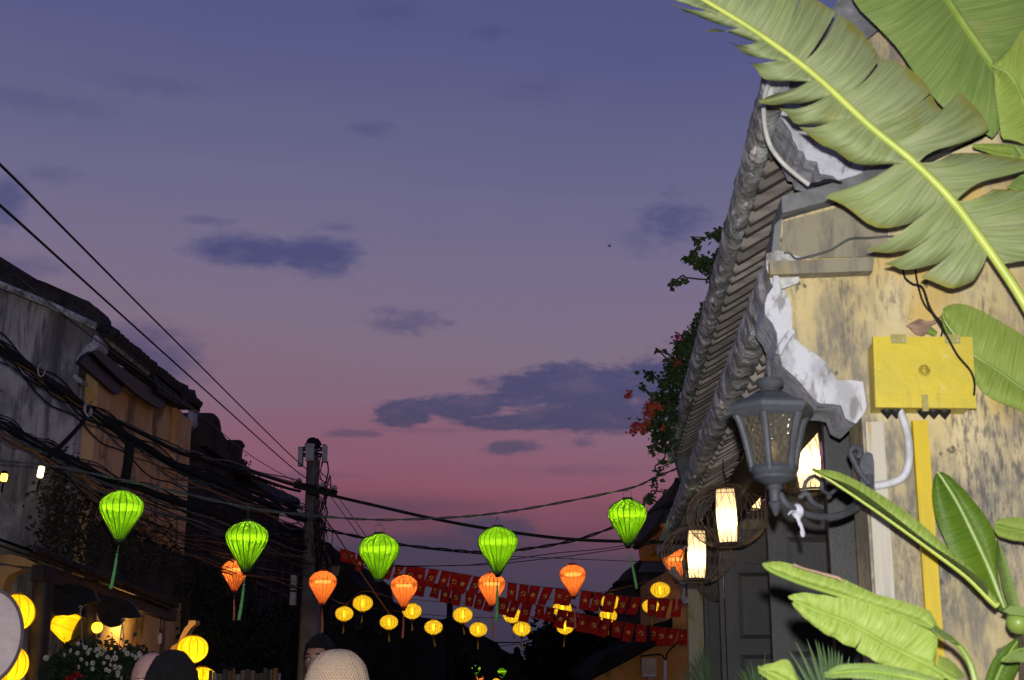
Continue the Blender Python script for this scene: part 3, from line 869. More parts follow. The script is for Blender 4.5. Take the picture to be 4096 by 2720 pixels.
MAT['orange_tassel'] = plain('orange_tassel', (.75, .24, .14), .6, .4)
MAT['yellow_tassel'] = plain('yellow_tassel', (.62, .40, .01), .6, .4)
MAT['core'] = glow('core', (1.0, .86, .30), 14.0)
WARM = (1.0, .84, .5)
MAT['ring_glow'] = glow('ring_glow', (1.0, .84, .42), 5.2)  # glow of the hoop added for the bright lantern band
PARK = []
gp = make_lantern('green_lantern', PROF, .18, .405, 20, MAT['green_silk'], MAT['green_dark'], MAT['green_tassel'], 4.6, WARM, bulbz=.17, ribr=.0036, ring=.88)
op = make_lantern('orange_lantern', PROF, .17, .40, 20, MAT['orange_silk'], MAT['orange_dark'], MAT['orange_tassel'], 3.0, WARM, ribr=.0032, bulbz=.17, ring=.6, tl=.26)
yp = make_lantern('yellow_lantern', ROUND, .15, .235, 18, MAT['yellow_silk'], MAT['yellow_dark'], MAT['yellow_tassel'], .95, WARM, False, bulbz=0, tl=.13, core=MAT['core'], ribr=.0026)

def place(proto, first, cx, cy, Y, label, group, tip=None, tilt=(0, 0), scale=1.0, spin=0.0, body=None):
    o = proto if first else copy_tree(proto)
    o.location = at(cx, cy, Y)
    o.rotation_euler = (tilt[0], tilt[1], spin)
    o.scale = (scale,) * 3
    o['label'] = label; o['group'] = group
    for c in o.children:
        if c.name.startswith('tassel'):
            if tip is None: continue
            if tip == 'none':
                continue
            zb = c.location.z
            p0 = Vector(o.location) + Vector((0, 0, zb * scale))
            p1 = at(tip[0], tip[1], Y)
            d = p1 - p0
            c.rotation_euler = (0, math.atan2(d.x, -d.z) * -1, -spin)
            L = .095 + (.27 if 'green' in o.name else .26 if 'orange' in o.name else .13)
            s = min(max(d.length / (L * scale), .5), 1.6)
            c.scale = (1, 1, s)
    return o
G = [(483, 2062, 11.25, (443, 2355), 'green silk lantern, leftmost of the five green ones, before the ochre wall'),
     (987, 2182, 11.5, (955, 2480), 'green silk lantern overlapping an orange lantern left of the utility pole'),
     (1516, 2227, 12.2, None, 'green silk lantern without a tassel, hanging just right of the utility pole'),
     (1991, 2198, 12.3, (1985, 2483), 'green silk lantern right above an orange one in mid street, tassel hanging before it'),
     (2511, 2086, 12.45, (2547, 2355), 'green silk lantern, rightmost of the five green ones, beside the trailing leaves')]
for i, (x, y, Y, tip, lab) in enumerate(G):
    o = place(gp, i == 0, x, y, Y, lab, 'green silk lanterns on the near cable', tip, spin=i * 1.37 + .2)
    if tip is None:
        for c in list(o.children):
            if c.name.startswith('tassel'): bpy.data.objects.remove(c)
O = [(940, 2300, 17.6, (935, 2482), (0, 0), 'orange silk lantern half hidden behind the second green lantern'),
     (1291, 2349, 16.9, (1288, 2532), (0, 0), 'orange silk lantern hanging in front of the utility pole'),
     (1616, 2364, 17.3, (1610, 2553), (0, 0), 'orange silk lantern below the flags, between the two middle green lanterns'),
     (1967, 2357, 17.2, (1972, 2550), (0, 0), 'orange silk lantern directly beneath the fourth green lantern'),
     (2292, 2320, 17.6, (2293, 2515), (0, .16), 'orange silk lantern tilted to one side, alone right of mid street'),
     (2706, 2258, 17.5, (2704, 2440), (0, 0), 'orange silk lantern mostly hidden behind the bamboo basket lantern')]
for i, (x, y, Y, tip, tl, lab) in enumerate(O):
    place(op, i == 0, x, y, Y, lab, 'orange silk lanterns on the second cable', tip, tl, spin=i * 1.1)
YA = [(1451, 2413, 79), (1648, 2445, 76), (1851, 2460, 77), (2050, 2462, 75), (2249, 2437, 76), (2443, 2408, 76), (2641, 2360, 78)]
YB = [(1377, 2455, 71), (1556, 2489, 71), (1734, 2509, 71), (1913, 2518, 70), (2087, 2516, 70), (2260, 2510, 66), (2433, 2463, 69), (2603, 2425, 68)]
ORD = ['first', 'second', 'third', 'fourth', 'fifth', 'sixth', 'seventh', 'eighth']
k = 0
for row, nm in ((YA, 'upper'), (YB, 'lower')):
    for j, (x, y, w) in enumerate(row):
        place(yp, k == 0, x, y, .30 * F / w, f'round yellow lantern, {ORD[j]} from the utility pole in the {nm} yellow row', 'round yellow lanterns across the street', tip=(x + (j * 7 % 5 - 2) * 3, y + 78), spin=k * .9)
        k += 1
# far ones down the street, tiny in the photograph
far = [('green', 1905, 2680), ('green', 2008, 2693), ('green', 2113, 2697), ('green', 2212, 2693), ('orange', 2252, 2703), ('orange', 1918, 2722), ('orange', 2118, 2726), ('yellow', 1985, 2725), ('yellow', 2183, 2722)]
cnt = {}
FARM = {'green': silk('far_green', (.2, .5, .02), (.10, .36, .01), .10), 'orange': MAT['orange_silk'], 'yellow': MAT['yellow_silk']}
for kind, x, y in far:
    pr = {'green': gp, 'orange': op, 'yellow': yp}[kind]
    cnt[kind] = cnt.get(kind, 0) + 1
    o = copy_tree(pr)
    o.location = at(x, y, 56.0); o.rotation_euler = (0, 0, x * .1)
    o['label'] = f'{ORD[cnt[kind]-1]} tiny {kind} lantern from the left, low at the far end of the street'
    o['group'] = 'small far lanterns'
    for c in list(o.children):
        if c.name.startswith(('tassel', 'handle')) or c.type == 'LIGHT' or c.name.startswith('bead'):
            bpy.data.objects.remove(c)
        elif c.name.startswith('shade') and kind == 'green':
            c.data = c.data.copy(); c.data.materials[0] = FARM['green']

# ------------------------------------------------------------------ porch lanterns on the left
PL = [(64, 2452, 146, 141, 'large round yellow lantern under the left porch, before the dark column, upper of two'),
      (36, 2658, 146, 141, 'large round yellow lantern low at the left edge behind the pale hat'),
      (770, 2597, 122, 100, 'ribbed yellow lantern hanging from a hook by the yellow bracket'),
      (806, 2722, 120, 100, 'yellow lantern at the bottom edge behind the black haired head'),
      (388, 2510, 60, 62, 'yellow lantern almost hidden behind the second porch column')]
pl0 = make_lantern('porch_lantern', ROUND, .185, .36, 12, MAT['porch_silk'], MAT['yellow_dark'], MAT['yellow_tassel'], 2.4, WARM, False, False, bulbz=-.14, ribr=.004)
for i, (x, y, w, h, lab) in enumerate(PL):
    o = pl0 if i == 0 else copy_tree(pl0)
    o.location = at(x, y, .37 * F / w if i != 4 else 16.0); o['label'] = lab; o['group'] = 'yellow lanterns under the left porch'
    o.rotation_euler = (0, 0, i * .8)
    if i in (2, 3): o.scale = (1, 1, .86)
    if i == 4:
        o.scale = (.34, .34, .34)
# fringe under the third one
# wide lantern tipped on its side
tp = make_lantern('tipped_lantern', [(0, .45), (.2, .62), (.45, .85), (.7, 1.0), (.9, .98), (1, .92)], .16, .30, 8, MAT['porch_silk'], MAT['yellow_dark'], MAT['yellow_tassel'], 1.2, WARM, False, False, bulbz=-.05)
tp.location = at(262, 2508, 15.0); tp.rotation_euler = (0, -1.25, 0)
tp['label'] = 'yellow cone shaped lantern lying tipped between the two dark porch columns'

# ------------------------------------------------------------------ bamboo basket lanterns
def make_bamboo():
    o = root('bamboo_lantern', 'x', 'lantern')
    R, H = .24, .36
    def pt(t, a):   # t -1..1
        r = R * math.sqrt(1 - (.915 * t) ** 2)
        return Vector((r * math.cos(a), r * math.sin(a), t * H / 2))
    c = MB()
    for fam, n in ((-1, 36), (1, 9)):
        for k in range(n):
            a0 = 2 * PI * k / n + (.04 if fam > 0 else 0)
            c.tube([pt(max(-1, min(1, -1 + 2 * i / 14)), a0 + fam * (.16 if fam < 0 else .5) * (-1 + 2 * i / 14)) * (1 + .006 * fam) for i in range(15)], .0016 if fam < 0 else .0014, 4)
    build('basket', c, MAT['bamboo_light'], o, True)
    for z, r in ((H / 2, R * .37), (-H / 2, R * .37), (-H / 2 + .012, R * .40)):
        build('hoop', MB().tube([(r * math.cos(q * PI / 12), r * math.sin(q * PI / 12), z) for q in range(25)], .005, 6), MAT['bamboo_dark'], o, True, True)
    for z in (.12, .145, .165):
        t = 2 * z / H; r = pt(t, 0).x
        build('hoop', MB().tube([(r * math.cos(q * PI / 20), r * math.sin(q * PI / 20), z) for q in range(41)], .0018, 4), MAT['bamboo_dark'], o, True)
    sh = [(.050, -.160), (.055, -.12), (.060, -.04), (.061, .04), (.058, .12), (.053, .165)]
    build('paper_shade', MB().shell(sh, 28), MAT['paper_lit'], o, True, True)
    w = MB()
    for k in range(14):
        a = 2 * PI * k / 14
        w.tube([((r + .0015) * math.cos(a), (r + .0015) * math.sin(a), z) for r, z in sh], .0009, 4)
    for z, r in ((-.158, .052), (.163, .055)):
        w.tube([(r * math.cos(q * PI / 10), r * math.sin(q * PI / 10), z) for q in range(21)], .002, 4)
    build('shade_wires', w, MAT['bamboo_dark'], o, True)
    build('hanger', MB().tube([(0, 0, H / 2), (.01, 0, H / 2 + .04), (-.004, 0, H / 2 + .09), (0, 0, H / 2 + .16)], .004, 6), MAT['cable'], o, True)
    ld = bpy.data.lights.new('bamboo_bulb', 'POINT'); ld.energy = 1.6; ld.color = (1, .8, .5); ld.shadow_soft_size = .015
    lo = link(bpy.data.objects.new('bulb_light', ld)); lo.parent = o; lo.location = (0, 0, -.03)
    return o
MAT['bamboo_light'] = weathered('bamboo_light', (.20, .14, .095), [((.10, .07, .05), (1, 1, 1), 20, .4, .6, .8)], .5, None, .4)
MAT['paper_lit'] = silk('paper_lit', (.85, .70, .46), (1.0, .72, .38), .62, .8)
MAT['paper_off'] = plain('paper_off', (.60, .60, .64), .8)
bl = make_bamboo()
BL = [(2907, 2064, 8.1, 'lit bamboo basket lantern, the larger of the two in front of the eave'),
      (2787, 2219, 9.2, 'lit bamboo basket lantern, the lower left one overlapping the street'),
      (2905, 2312, 10.9, 'unlit bamboo basket lantern with a white shade beside the door leaf'),
      (3232, 1830, 6.7, 'lit bamboo basket lantern right behind the iron wall lamp'),
      (3010, 1945, 9.4, 'lit bamboo basket lantern peeping out behind the largest basket, left of the iron lamp')]
for i, (x, y, Y, lab) in enumerate(BL):
    o = bl if i == 0 else copy_tree(bl)
    o.location = at(x, y, Y); o['label'] = lab; o['group'] = 'bamboo basket lanterns under the eave'
    o.rotation_euler = (0, .04 if i % 2 else -.03, i * .7)
    if i == 2:
        for c in list(o.children):
            if c.type == 'LIGHT': bpy.data.objects.remove(c)
            elif c.name.startswith('paper_shade'):
                c.data = c.data.copy(); c.data.materials[0] = MAT['paper_off']

# ------------------------------------------------------------------ cables
def cable(pts, r, mat, label, group='overhead cables across the street', name='overhead_cable', strands=1, k=8):
    P = catmull([at(*p) for p in pts], k)
    mb = MB()
    if strands == 1: mb.tube(P, r, 6)
    else:
        for s in range(strands):
            ph = 2 * PI * s / strands
            Q = [p + Vector((0, math.cos(i * .9 + ph), math.sin(i * .9 + ph))) * r * 1.2 for i, p in enumerate(P)]
            mb.tube(Q, r, 5)
    # origin near the middle of the cable
    c = P[len(P) // 2]
    mb.v = [tuple(Vector(v) - c) for v in mb.v]
    o = build(name, mb, mat, None, True, True)
    o.location = c
    return tag(o, label, 'cable', group)
cable([(-1500, 1600, 10.5), (-700, 1730, 10.8), (-120, 1830, 11.0), (200, 1862, 11.1), (493, 1921, 11.25), (700, 1965, 11.3), (996, 2031, 11.5), (1250, 2062, 11.8), (1516, 2079, 12.2), (1800, 2070, 12.25), (1991, 2052, 12.3), (2200, 2018, 12.35), (2511, 1955, 12.45), (2620, 1910, 12.6), (2712, 1872, 12.7)], .006, MAT['cable_grey'], 'thin grey cable carrying the five green lanterns', strands=2)
cable([(400, 2110, 17.8), (700, 2190, 17.7), (940, 2215, 17.6), (1291, 2258, 16.9), (1616, 2266, 17.3), (1800, 2262, 17.2), (1967, 2258, 17.2), (2120, 2242, 17.3), (2292, 2222, 17.6), (2500, 2192, 17.6), (2706, 2160, 17.5)], .006, MAT['cable'], 'thin black cable carrying the orange lanterns')
cable([(1290, 2370, 20.5), (1377, 2415, 22.8), (1451, 2365, 20.6), (1560, 2388, 21.0), (1648, 2398, 21.3), (1851, 2412, 21.3), (2050, 2414, 21.4), (2249, 2390, 21.3), (2443, 2362, 21.3), (2641, 2312, 20.8), (2720, 2280, 20.6)], .006, MAT['cable_orange'], 'lit brownish cord carrying the upper row of yellow lanterns')
cable([(1290, 2385, 22.8), (1377, 2413, 22.8), (1556, 2441, 22.8), (1734, 2461, 22.8), (1913, 2470, 23.1), (2087, 2468, 23.1), (2260, 2456, 23.2), (2433, 2415, 23.4), (2603, 2378, 23.6), (2720, 2345, 23.6)], .006, MAT['cable_brown'], 'brownish cord carrying the lower row of yellow lanterns')
cable([(-1500, -300, 3.6), (-600, 125, 4.6), (-40, 620, 6.0), (300, 960, 8.0), (700, 1362, 12.0), (1190, 1846, 19.5), (1338, 1952, 20.2)], .0075, MAT['cable'], 'upper of two straight black wires running down from the left edge to the pole')
cable([(-1500, -150, 3.6), (-600, 310, 4.6), (-40, 786, 6.0), (400, 1182, 9.0), (800, 1542, 13.0), (1180, 1880, 19.5), (1290, 1948, 20.0)], .0075, MAT['cable'], 'lower of two straight black wires running down from the left edge to the pole')
cable([(60, 1100, 13.0), (400, 1370, 14.5), (800, 1660, 16.5), (1000, 1820, 18.0), (1195, 1934, 20.0)], .005, MAT['cable_pale'], 'thin pale wire crossing the grey gable and the ochre eave to the crossarm')
cable([(820, 1838, 12.4), (1000, 1886, 12.6), (1250, 1962, 12.8), (1500, 2022, 12.9), (1750, 2078, 13.0), (2000, 2122, 13.0), (2300, 2158, 12.9), (2655, 2168, 12.7), (2760, 2166, 12.6)], .016, MAT['cable'], 'thick black power cable sagging across the pink sky from pole to right house')
cable([(1270, 2112, 13.8), (1400, 2140, 13.6), (1600, 2178, 13.4), (1800, 2200, 13.2), (1950, 2209, 13.2), (2100, 2196, 13.1), (2300, 2160, 13.0), (2500, 2090, 13.0), (2740, 1985, 12.9)], .008, MAT['cable'], 'black twisted cable sagging behind the middle green lanterns', strands=2)
cable([(1280, 2100, 15.0), (1440, 2150, 15.0), (1700, 2195, 15.0), (2000, 2222, 15.0), (2300, 2236, 15.0), (2650, 2250, 15.0)], .004, MAT['cable'], 'very thin wire just above the flag strings')
cable([(1340, 2262, 18.5), (1600, 2264, 18.2), (1900, 2258, 18.0), (2200, 2215, 17.8), (2450, 2190, 17.6), (2760, 2130, 17.4)], .006, MAT['cable'], 'thin black wire level with the tops of the orange lanterns')
cable([(1315, 1975, 20), (1400, 2092, 17), (1470, 2190, 15)], .005, MAT['cable'], 'left of two slanting stay wires below the crossarm')
cable([(1348, 1982, 20), (1440, 2110, 17), (1500, 2205, 15)], .005, MAT['cable'], 'right of two slanting stay wires below the crossarm')
cable([(1290, 2060, 20), (1340, 2130, 19), (1430, 2270, 18), (1560, 2460, 18)], .010, MAT['cable_orange'], 'slanting orange rope coming down from the pole behind the flags')
cable([(1700, 2560, 40), (2050, 2570, 40), (2150, 2550, 40), (2300, 2530, 40)], .02, MAT['cable'], 'far sagging wire between dark roofs and the dark tree')
cable([(1900, 2600, 42), (2100, 2575, 42), (2260, 2600, 42)], .012, MAT['cable'], 'faint far wire low above the dark roofs')

def bundle(pts, n, spread, r, label, seed, mats, main=None):
    rd = random.Random(seed)
    R = root('cable_bundle', label, 'cable bundle', at(*pts[len(pts) // 2]), 0, 'heavy cable bundles along the left houses')
    P = catmull([at(*p) for p in pts], 7)
    if main: build('trunk_cable', MB().tube([p + Vector((0, 0, .01 * math.sin(i * .7))) for i, p in enumerate(P)], main, 9), MAT['cable'], R, False, True)
    for s in range(n):
        a = rd.uniform(0, 2 * PI); q = rd.uniform(.3, 1) * spread
        fan = rd.uniform(-1, 1) * spread * 2.5
        Q = []
        for i, p in enumerate(P):
            u = i / (len(P) - 1)
            w = 1 + .5 * math.sin(i * .8 + s)
            Q.append(p + Vector((math.cos(a) * q * w * .5, math.cos(a) * q * w, math.sin(a) * q * w + fan * u * u - abs(fan) * .5 * math.sin(u * PI))))
        build('strand', MB().tube(Q, rd.uniform(.5, 1.1) * r, 5), rd.choice(mats), R, False, True)
    return R
CM = [MAT['cable']] * 5 + [MAT['cable_brown'], MAT['cable_pale'], MAT['cable_grey'], MAT['cable_orange']]
bundle([(-1400, 760, 11.5), (-600, 1060, 12.5), (-80, 1325, 13.2), (150, 1495, 13.5), (345, 1630, 13.8), (520, 1750, 14.2), (700, 1860, 15), (900, 1940, 16), (1100, 2030, 18), (1220, 2080, 19.7)], 17, .085, .010, 'upper heavy bundle of black cables slanting past the ochre wall', 3, CM, .040)
bundle([(-1400, 1230, 11.5), (-600, 1470, 12.4), (-80, 1660, 13.0), (120, 1760, 13.2), (260, 1830, 13.4), (450, 1920, 13.8), (650, 1985, 14.5), (900, 2075, 16), (1100, 2150, 18), (1220, 2190, 19.7)], 20, .085, .009, 'lower heavy bundle of cables fanning out behind the leftmost green lantern', 8, CM, .038)
bundle([(260, 1885, 13.6), (420, 1990, 14), (600, 2080, 15), (760, 2150, 16), (1000, 2230, 18), (1220, 2275, 19.7)], 22, .13, .007, 'loose fan of thin wires drooping below the cable bundles to the pole', 12, CM)
bundle([(-1400, 800, 11.4), (-600, 1110, 12.3), (-60, 1380, 13.0), (120, 1470, 13.2), (300, 1600, 13.5), (420, 1665, 14), (700, 1800, 15), (830, 1845, 15.6), (1000, 1905, 17), (1200, 1965, 19.6)], 5, .05, .010, 'thinner bundle of cables riding above the upper heavy bundle', 21, CM, .02)
# a hanging joint tube between the bundles and the small white ties
cable([(345, 1640, 13.5), (335, 1680, 13.5), (290, 1735, 13.4), (235, 1790, 13.3), (180, 1840, 13.3)], .024, MAT['cable'], 'thick black tube bent down from the upper bundle to the lower one', name='cable_tail')
cable([(520, 1770, 14.0), (512, 1850, 14.0), (500, 1915, 14.0)], .05, MAT['cable'], 'short thick black splice tube standing between the cable bundles', name='cable_splice')
for x, y in ((165, 1480), (350, 1632), (355, 1640)):
    P = [at(x + 14 * math.cos(q * .6), y + 26 * math.sin(q * .6), 13.2) for q in range(9)]
    c = P[4]; mb = MB().tube([p - c for p in P], .005, 5)
    o = build('cable_tie', mb, MAT['grey_plastic'], None, True, True); o.location = c
    tag(o, {165: 'white loop tie hanging on the upper bundle near the left edge', 350: 'left white tie of a pair on the bundle above the bent tube', 355: 'right white tie of a pair on the bundle above the bent tube'}[x], 'cable tie', 'white cable ties')

# ------------------------------------------------------------------ flag strings
MAT['flag_red'] = weathered('flag_red', (.44, .019, .010), [((.30, .012, .008), (1, 1, 1), 14, .42, .62, .9), ((.62, .05, .02), (6, 6, 6), 4, .55, .7, .6)], .7, None, .1)
MAT['flag_gold'] = plain('flag_gold', (.86, .60, .12), .6)
def star2d(r):
    return [(math.sin(i * PI / 5) * (r if i % 2 == 0 else r * .40), math.cos(i * PI / 5) * (r if i % 2 == 0 else r * .40)) for i in range(10)]
def emblem_polys(kind, r):
    if kind == 'star':
        s = star2d(r); return [[(0, 0), s[i], s[(i + 1) % 10]] for i in range(10)]
    P = []
    # sickle: a crescent open to the left, tip at the top left; handle at the lower left
    n = 10; o = []; inn = []
    for i in range(n + 1):
        a = math.radians(125 - 250 * i / n)
        w = .05 + .30 * math.sin(PI * min(1, (i + .3) / (n + 1))) * .75
        o.append((r * .95 * math.cos(a), r * .95 * math.sin(a))); inn.append((r * (.95 - w) * math.cos(a), r * (.95 - w) * math.sin(a)))
    for i in range(n): P.append([o[i], o[i + 1], inn[i + 1], inn[i]])
    P.append([(-.45 * r, -.62 * r), (-.62 * r, -.80 * r), (-1.0 * r, -1.12 * r), (-1.1 * r, -.98 * r)][::-1])
    # hammer: handle from lower right to upper left, head across its end
    P.append([(.72 * r, -.98 * r), (.92 * r, -.80 * r), (-.42 * r, .52 * r), (-.60 * r, .34 * r)])
    P.append([(-.98 * r, .20 * r), (-.70 * r, -.06 * r), (-.10 * r, .52 * r), (-.40 * r, .82 * r)])
    return P
def bunting(name, line, flags, Y0, Y1, label, seed):
    rd = random.Random(seed)
    Lp = catmull([at(x, y, Y0 + (Y1 - Y0) * (x - line[0][0]) / (line[-1][0] - line[0][0])) for x, y in line], 6)
    mid = Lp[len(Lp) // 2]
    R = root(name, label, 'flag string', mid, 0, 'strings of small red flags')
    build('cord', MB().tube(Lp, .004, 5), MAT['cable_brown'], R, False, True)
    def on_line(px):
        Y = Y0 + (Y1 - Y0) * (px - line[0][0]) / (line[-1][0] - line[0][0])
        best = None
        for a, b in zip(Lp[:-1], Lp[1:]):
            xa, xb = a.x / a.y, b.x / b.y
            X = at(px, 2300, Y); xx = X.x / X.y
            if min(xa, xb) <= xx <= max(xa, xb):
                return a.lerp(b, (xx - xa) / (xb - xa) if abs(xb - xa) > 1e-9 else 0), (b - a).normalized()
        return Lp[0], (Lp[1] - Lp[0]).normalized()
    for px, kind, crumple in flags:
        p, d = on_line(px)
        W, H = .150 * rd.uniform(.85, 1.05), .240 * rd.uniform(.95, 1.05) * (1 - .35 * crumple)
        skew = rd.uniform(-.55, .0) + crumple * rd.uniform(-.5, .3)
        yaw = rd.uniform(-.6, .6) * (.5 + crumple); ph = rd.uniform(0, 6)
        d2 = Vector((d.x * math.cos(yaw), d.x * math.sin(yaw) + .0, d.z)).normalized()
        amp = .012 + .035 * crumple
        nrm = Vector((d2.y, -d2.x, 0)).normalized()
        if nrm.y > 0: nrm = -nrm
        def S(u, v):   # u -.5..5, v 0..1 down
            q = p + d2 * (u * W * (1 - .35 * crumple * v)) + Vector((skew * v * H * .8, 0, -v * H))
            return q + nrm * (amp * v * math.sin(u * 9 + v * 3 + ph) + crumple * .04 * v * math.sin(u * 15 + ph))
        rows = [[S(-.5 + i / 6, j / 6) for i in range(7)] for j in range(7)]
        fo = build('flag', MB().grid(rows), MAT['flag_red'], R, False, True, 180)
        em = MB()
        for poly in emblem_polys(kind, .038 if kind == 'star' else .034):
            pts = []
            for x, y in poly: pts.append(S(x / W, .5 - y / H) + nrm * .004)
            em.add(pts, [tuple(range(len(pts)))])
        build('star_emblem' if kind == 'star' else 'hammer_and_sickle', em, MAT['flag_gold'], fo)
s, h = 'star', 'ham'
bunting('flag_string', [(1340, 2188), (1400, 2205), (1480, 2232), (1580, 2258), (1700, 2272), (1800, 2287), (1900, 2305), (2000, 2325), (2150, 2345), (2330, 2362), (2480, 2382), (2600, 2394), (2735, 2398)],
        [(1375, h, .9), (1405, h, 1.), (1445, s, .3), (1556, h, .5), (1600, h, .8), (1648, h, .3), (1684, s, .1), (1737, h, 0), (1785, s, 0), (1822, h, 0), (1866, s, 0), (1913, h, 0), (1962, s, 0), (2050, s, 0), (2098, h, 0), (2142, s, 0), (2194, h, .2), (2242, s, .3), (2284, h, .4),
         (2345, s, 0), (2395, h, 0), (2443, s, 0), (2496, h, 0), (2548, s, .1), (2608, h, .3), (2660, s, 0), (2708, h, .2)], 18.3, 18.7, 'upper string of small red flags with gold stars and emblems', 5)
bunting('flag_string', [(1660, 2318), (1745, 2335), (1830, 2356), (1925, 2375), (2015, 2392), (2110, 2412), (2200, 2430), (2335, 2456), (2425, 2474), (2515, 2492), (2640, 2508), (2760, 2520)],
        [(1694, h, .4), (1748, h, .5), (1788, s, .2), (1830, h, .3), (1882, s, .4), (1927, h, .3), (1970, s, .2), (2018, h, .1), (2066, s, 0), (2110, h, 0), (2160, h, .6), (2202, h, .5), (2252, s, .1), (2292, h, .4), (2337, s, 0), (2380, h, 0), (2428, s, 0), (2470, h, .2), (2518, s, 0),
         (2562, h, 0), (2610, h, .6), (2645, h, 0), (2690, s, .1), (2728, h, .4)], 18.9, 19.2, 'lower string of small red flags with gold stars and emblems', 9)

# ------------------------------------------------------------------ utility pole
def utility_pole():
    Y = 20.0
    b = at(1238, 2650, Y); top = at(1252, 1790, Y)
    R = root('utility_pole', 'grey concrete utility pole with antenna boxes and tangled wires', 'utility pole', (b.x, b.y, 0))
    conc = weathered('concrete', (.16, .15, .14), [((.09, .085, .078), (1, 1, 1), 4, .42, .62, .9), ((.14, .135, .13), (1, 1, 1), 9, .58, .7, .6)], .9, (30, .4))
    pts = [(b.x - .05, Y, 0), (b.x, Y, 1.65), (top.x, Y, top.z)]
    mb = MB()
    for i, (a, c) in enumerate(zip(pts[:-1], pts[1:])): pass
    mb.tube(pts, [.18, .165, .085], 8)
    build('shaft', mb, conc, R, False)
    box = weathered('antenna_grey', (.42, .42, .42), [((.28, .28, .28), (1, 1, 1), 9, .45, .65, .8)], .5, None)
    def fb(x0, y0, x1, y1, dY, t, name, mat=box, par=R):
        a = at(x0, y1, Y + dY); c = at(x1, y0, Y + dY)
        return build(name, MB().box((a.x, a.y, a.z), (c.x, a.y + t, c.z)), mat, par)
    for q in ((1190, 1790, 1210, 1862), (1221, 1774, 1256, 1842), (1287, 1780, 1306, 1846)):
        bx = fb(*q, -.22, .14, 'antenna_box')
        fb(q[0] + 2, q[1] - 3, q[2] - 2, q[1] - .5, -.21, .10, 'box_cap', MAT['cable'], bx)
    ring = MB()
    for dz in (0, .09):
        c = at(1250, 1820, Y); ring.tube([(c.x + .17 * math.cos(q * PI / 8), Y + .17 * math.sin(q * PI / 8), c.z + dz) for q in range(17)], .018, 6)
    build('mounting_ring', ring, MAT['cable'], R, False, True)
    c = at(1252, 1778, Y)
    build('cap', MB().ball(c, (.12, .12, .10), 10, 6, lambda p: p * (1 + .25 * mnoise.noise(p * 30))), MAT['cable'], R, False)
    arm = build('crossarm', MB().bar(at(1178, 1938, Y - .15), at(1346, 1976, Y - .15), .11, .10), MAT['cable'], R)
    for x, y in ((1196, 1930), (1292, 1950), (1338, 1958)):
        build('insulator', MB().lathe([(.02, -.04), (.045, -.03), (.03, 0), (.05, .015), (.03, .05), (.01, .07)], 10, at(x, y, Y - .15)), box, arm, False, True)
    rd = random.Random(2)
    for s in range(26):
        x = rd.uniform(1262, 1305); y0 = rd.uniform(1790, 2100); L = rd.uniform(150, 420)
        P = [at(x + rd.uniform(-16, 16) + 10 * math.sin(i + s), y0 + L * i / 7, Y - .2 + rd.uniform(-.12, .12)) for i in range(8)]
        build('loose_wire', MB().tube(catmull(P, 3), rd.uniform(.005, .011), 4), rd.choice(CM), R, False, True)
    for q in range(7):
        cx, cy, rr = rd.uniform(1268, 1310), rd.uniform(2080, 2420), rd.uniform(14, 34)
        build('wire_coil', MB().tube([at(cx + rr * .7 * math.cos(i * .5), cy + rr * math.sin(i * .5), Y - .22) for i in range(14)], .008, 4), MAT['cable'], R, False, True)
    for q in ((1186, 2022, 1208, 2080), (1162, 2300, 1186, 2360), (1158, 2368, 1182, 2420)):
        fb(*q, -.25, .12, 'meter_box')
    return R
utility_pole()
def street_lamp():
    Y = 19.5
    R = root('street_lamp', 'small old lantern street lamp on a curled bracket beside the pole', 'street lamp', at(1340, 2312, Y))
    build('bracket', MB().tube(catmull([at(1262, 2300, Y), at(1272, 2215, Y), at(1300, 2172, Y), at(1330, 2190, Y), at(1340, 2228, Y)], 5), .018, 6), MAT['cable'], R, False, True)
    build('bracket_curl', MB().tube(catmull([at(1275, 2210, Y), at(1290, 2178, Y), at(1318, 2180, Y), at(1312, 2206, Y), at(1290, 2204, Y)], 5), .014, 6), MAT['cable'], R, False, True)
    c = at(1340, 2275, Y)
    build('roof', MB().lathe([(.085, .045), (.075, .06), (.04, .10), (.05, .115), (.02, .14), (.012, .18), (.001, .19)], 8, c), MAT['cable'], R)
    build('glass', MB().lathe([(.045, -.10), (.06, -.04), (.075, .044)], 8, c), plain('old_glass', (.16, .15, .13), .2, .6), R)
    build('cup', MB().lathe([(.001, -.14), (.03, -.125), (.05, -.101)], 8, c), MAT['cable'], R)
street_lamp()

# ------------------------------------------------------------------ left houses
LX = -5.1
MAT['grey_wall'] = weathered('grey_wall', (.52, .51, .48), [((.16, .155, .15), (1.2, 1.2, .5), 1.3, .40, .58, .9), ((.46, .37, .20), (1, 1, .5), 1.7, .54, .68, .8), ((.09, .087, .09), (7, 7, .8), 1.6, .47, .64, .75), ((.40, .40, .40), (1, 1, .8), 3, .6, .72, .7), ((.035, .034, .033), (1, 1, 1), 3.4, .63, .72, .9)], .92, (18, .4))
MAT['ochre_wall'] = weathered('ochre_wall', (.72, .47, .21), [((.62, .34, .11), (1, 1, 1), 1.2, .45, .62, .9), ((.15, .105, .06), (1.2, 1.2, .8), 1.1, .52, .64, .85), ((.50, .33, .14), (1, 1, 1), 2.6, .55, .68, .7), ((.05, .045, .04), (1, 1, 1), 5, .62, .72, .8)], .92, (18, .3))
MAT['mossy_wall'] = weathered('mossy_wall', (.075, .067, .052), [((.035, .033, .028), (1, 1, .6), 2, .42, .62, .9), ((.18, .11, .045), (1, 1, 1), 2.1, .60, .70, .6), ((.07, .075, .04), (1, 1, 1), 5, .55, .7, .6)], .95, (14, .7, .05))
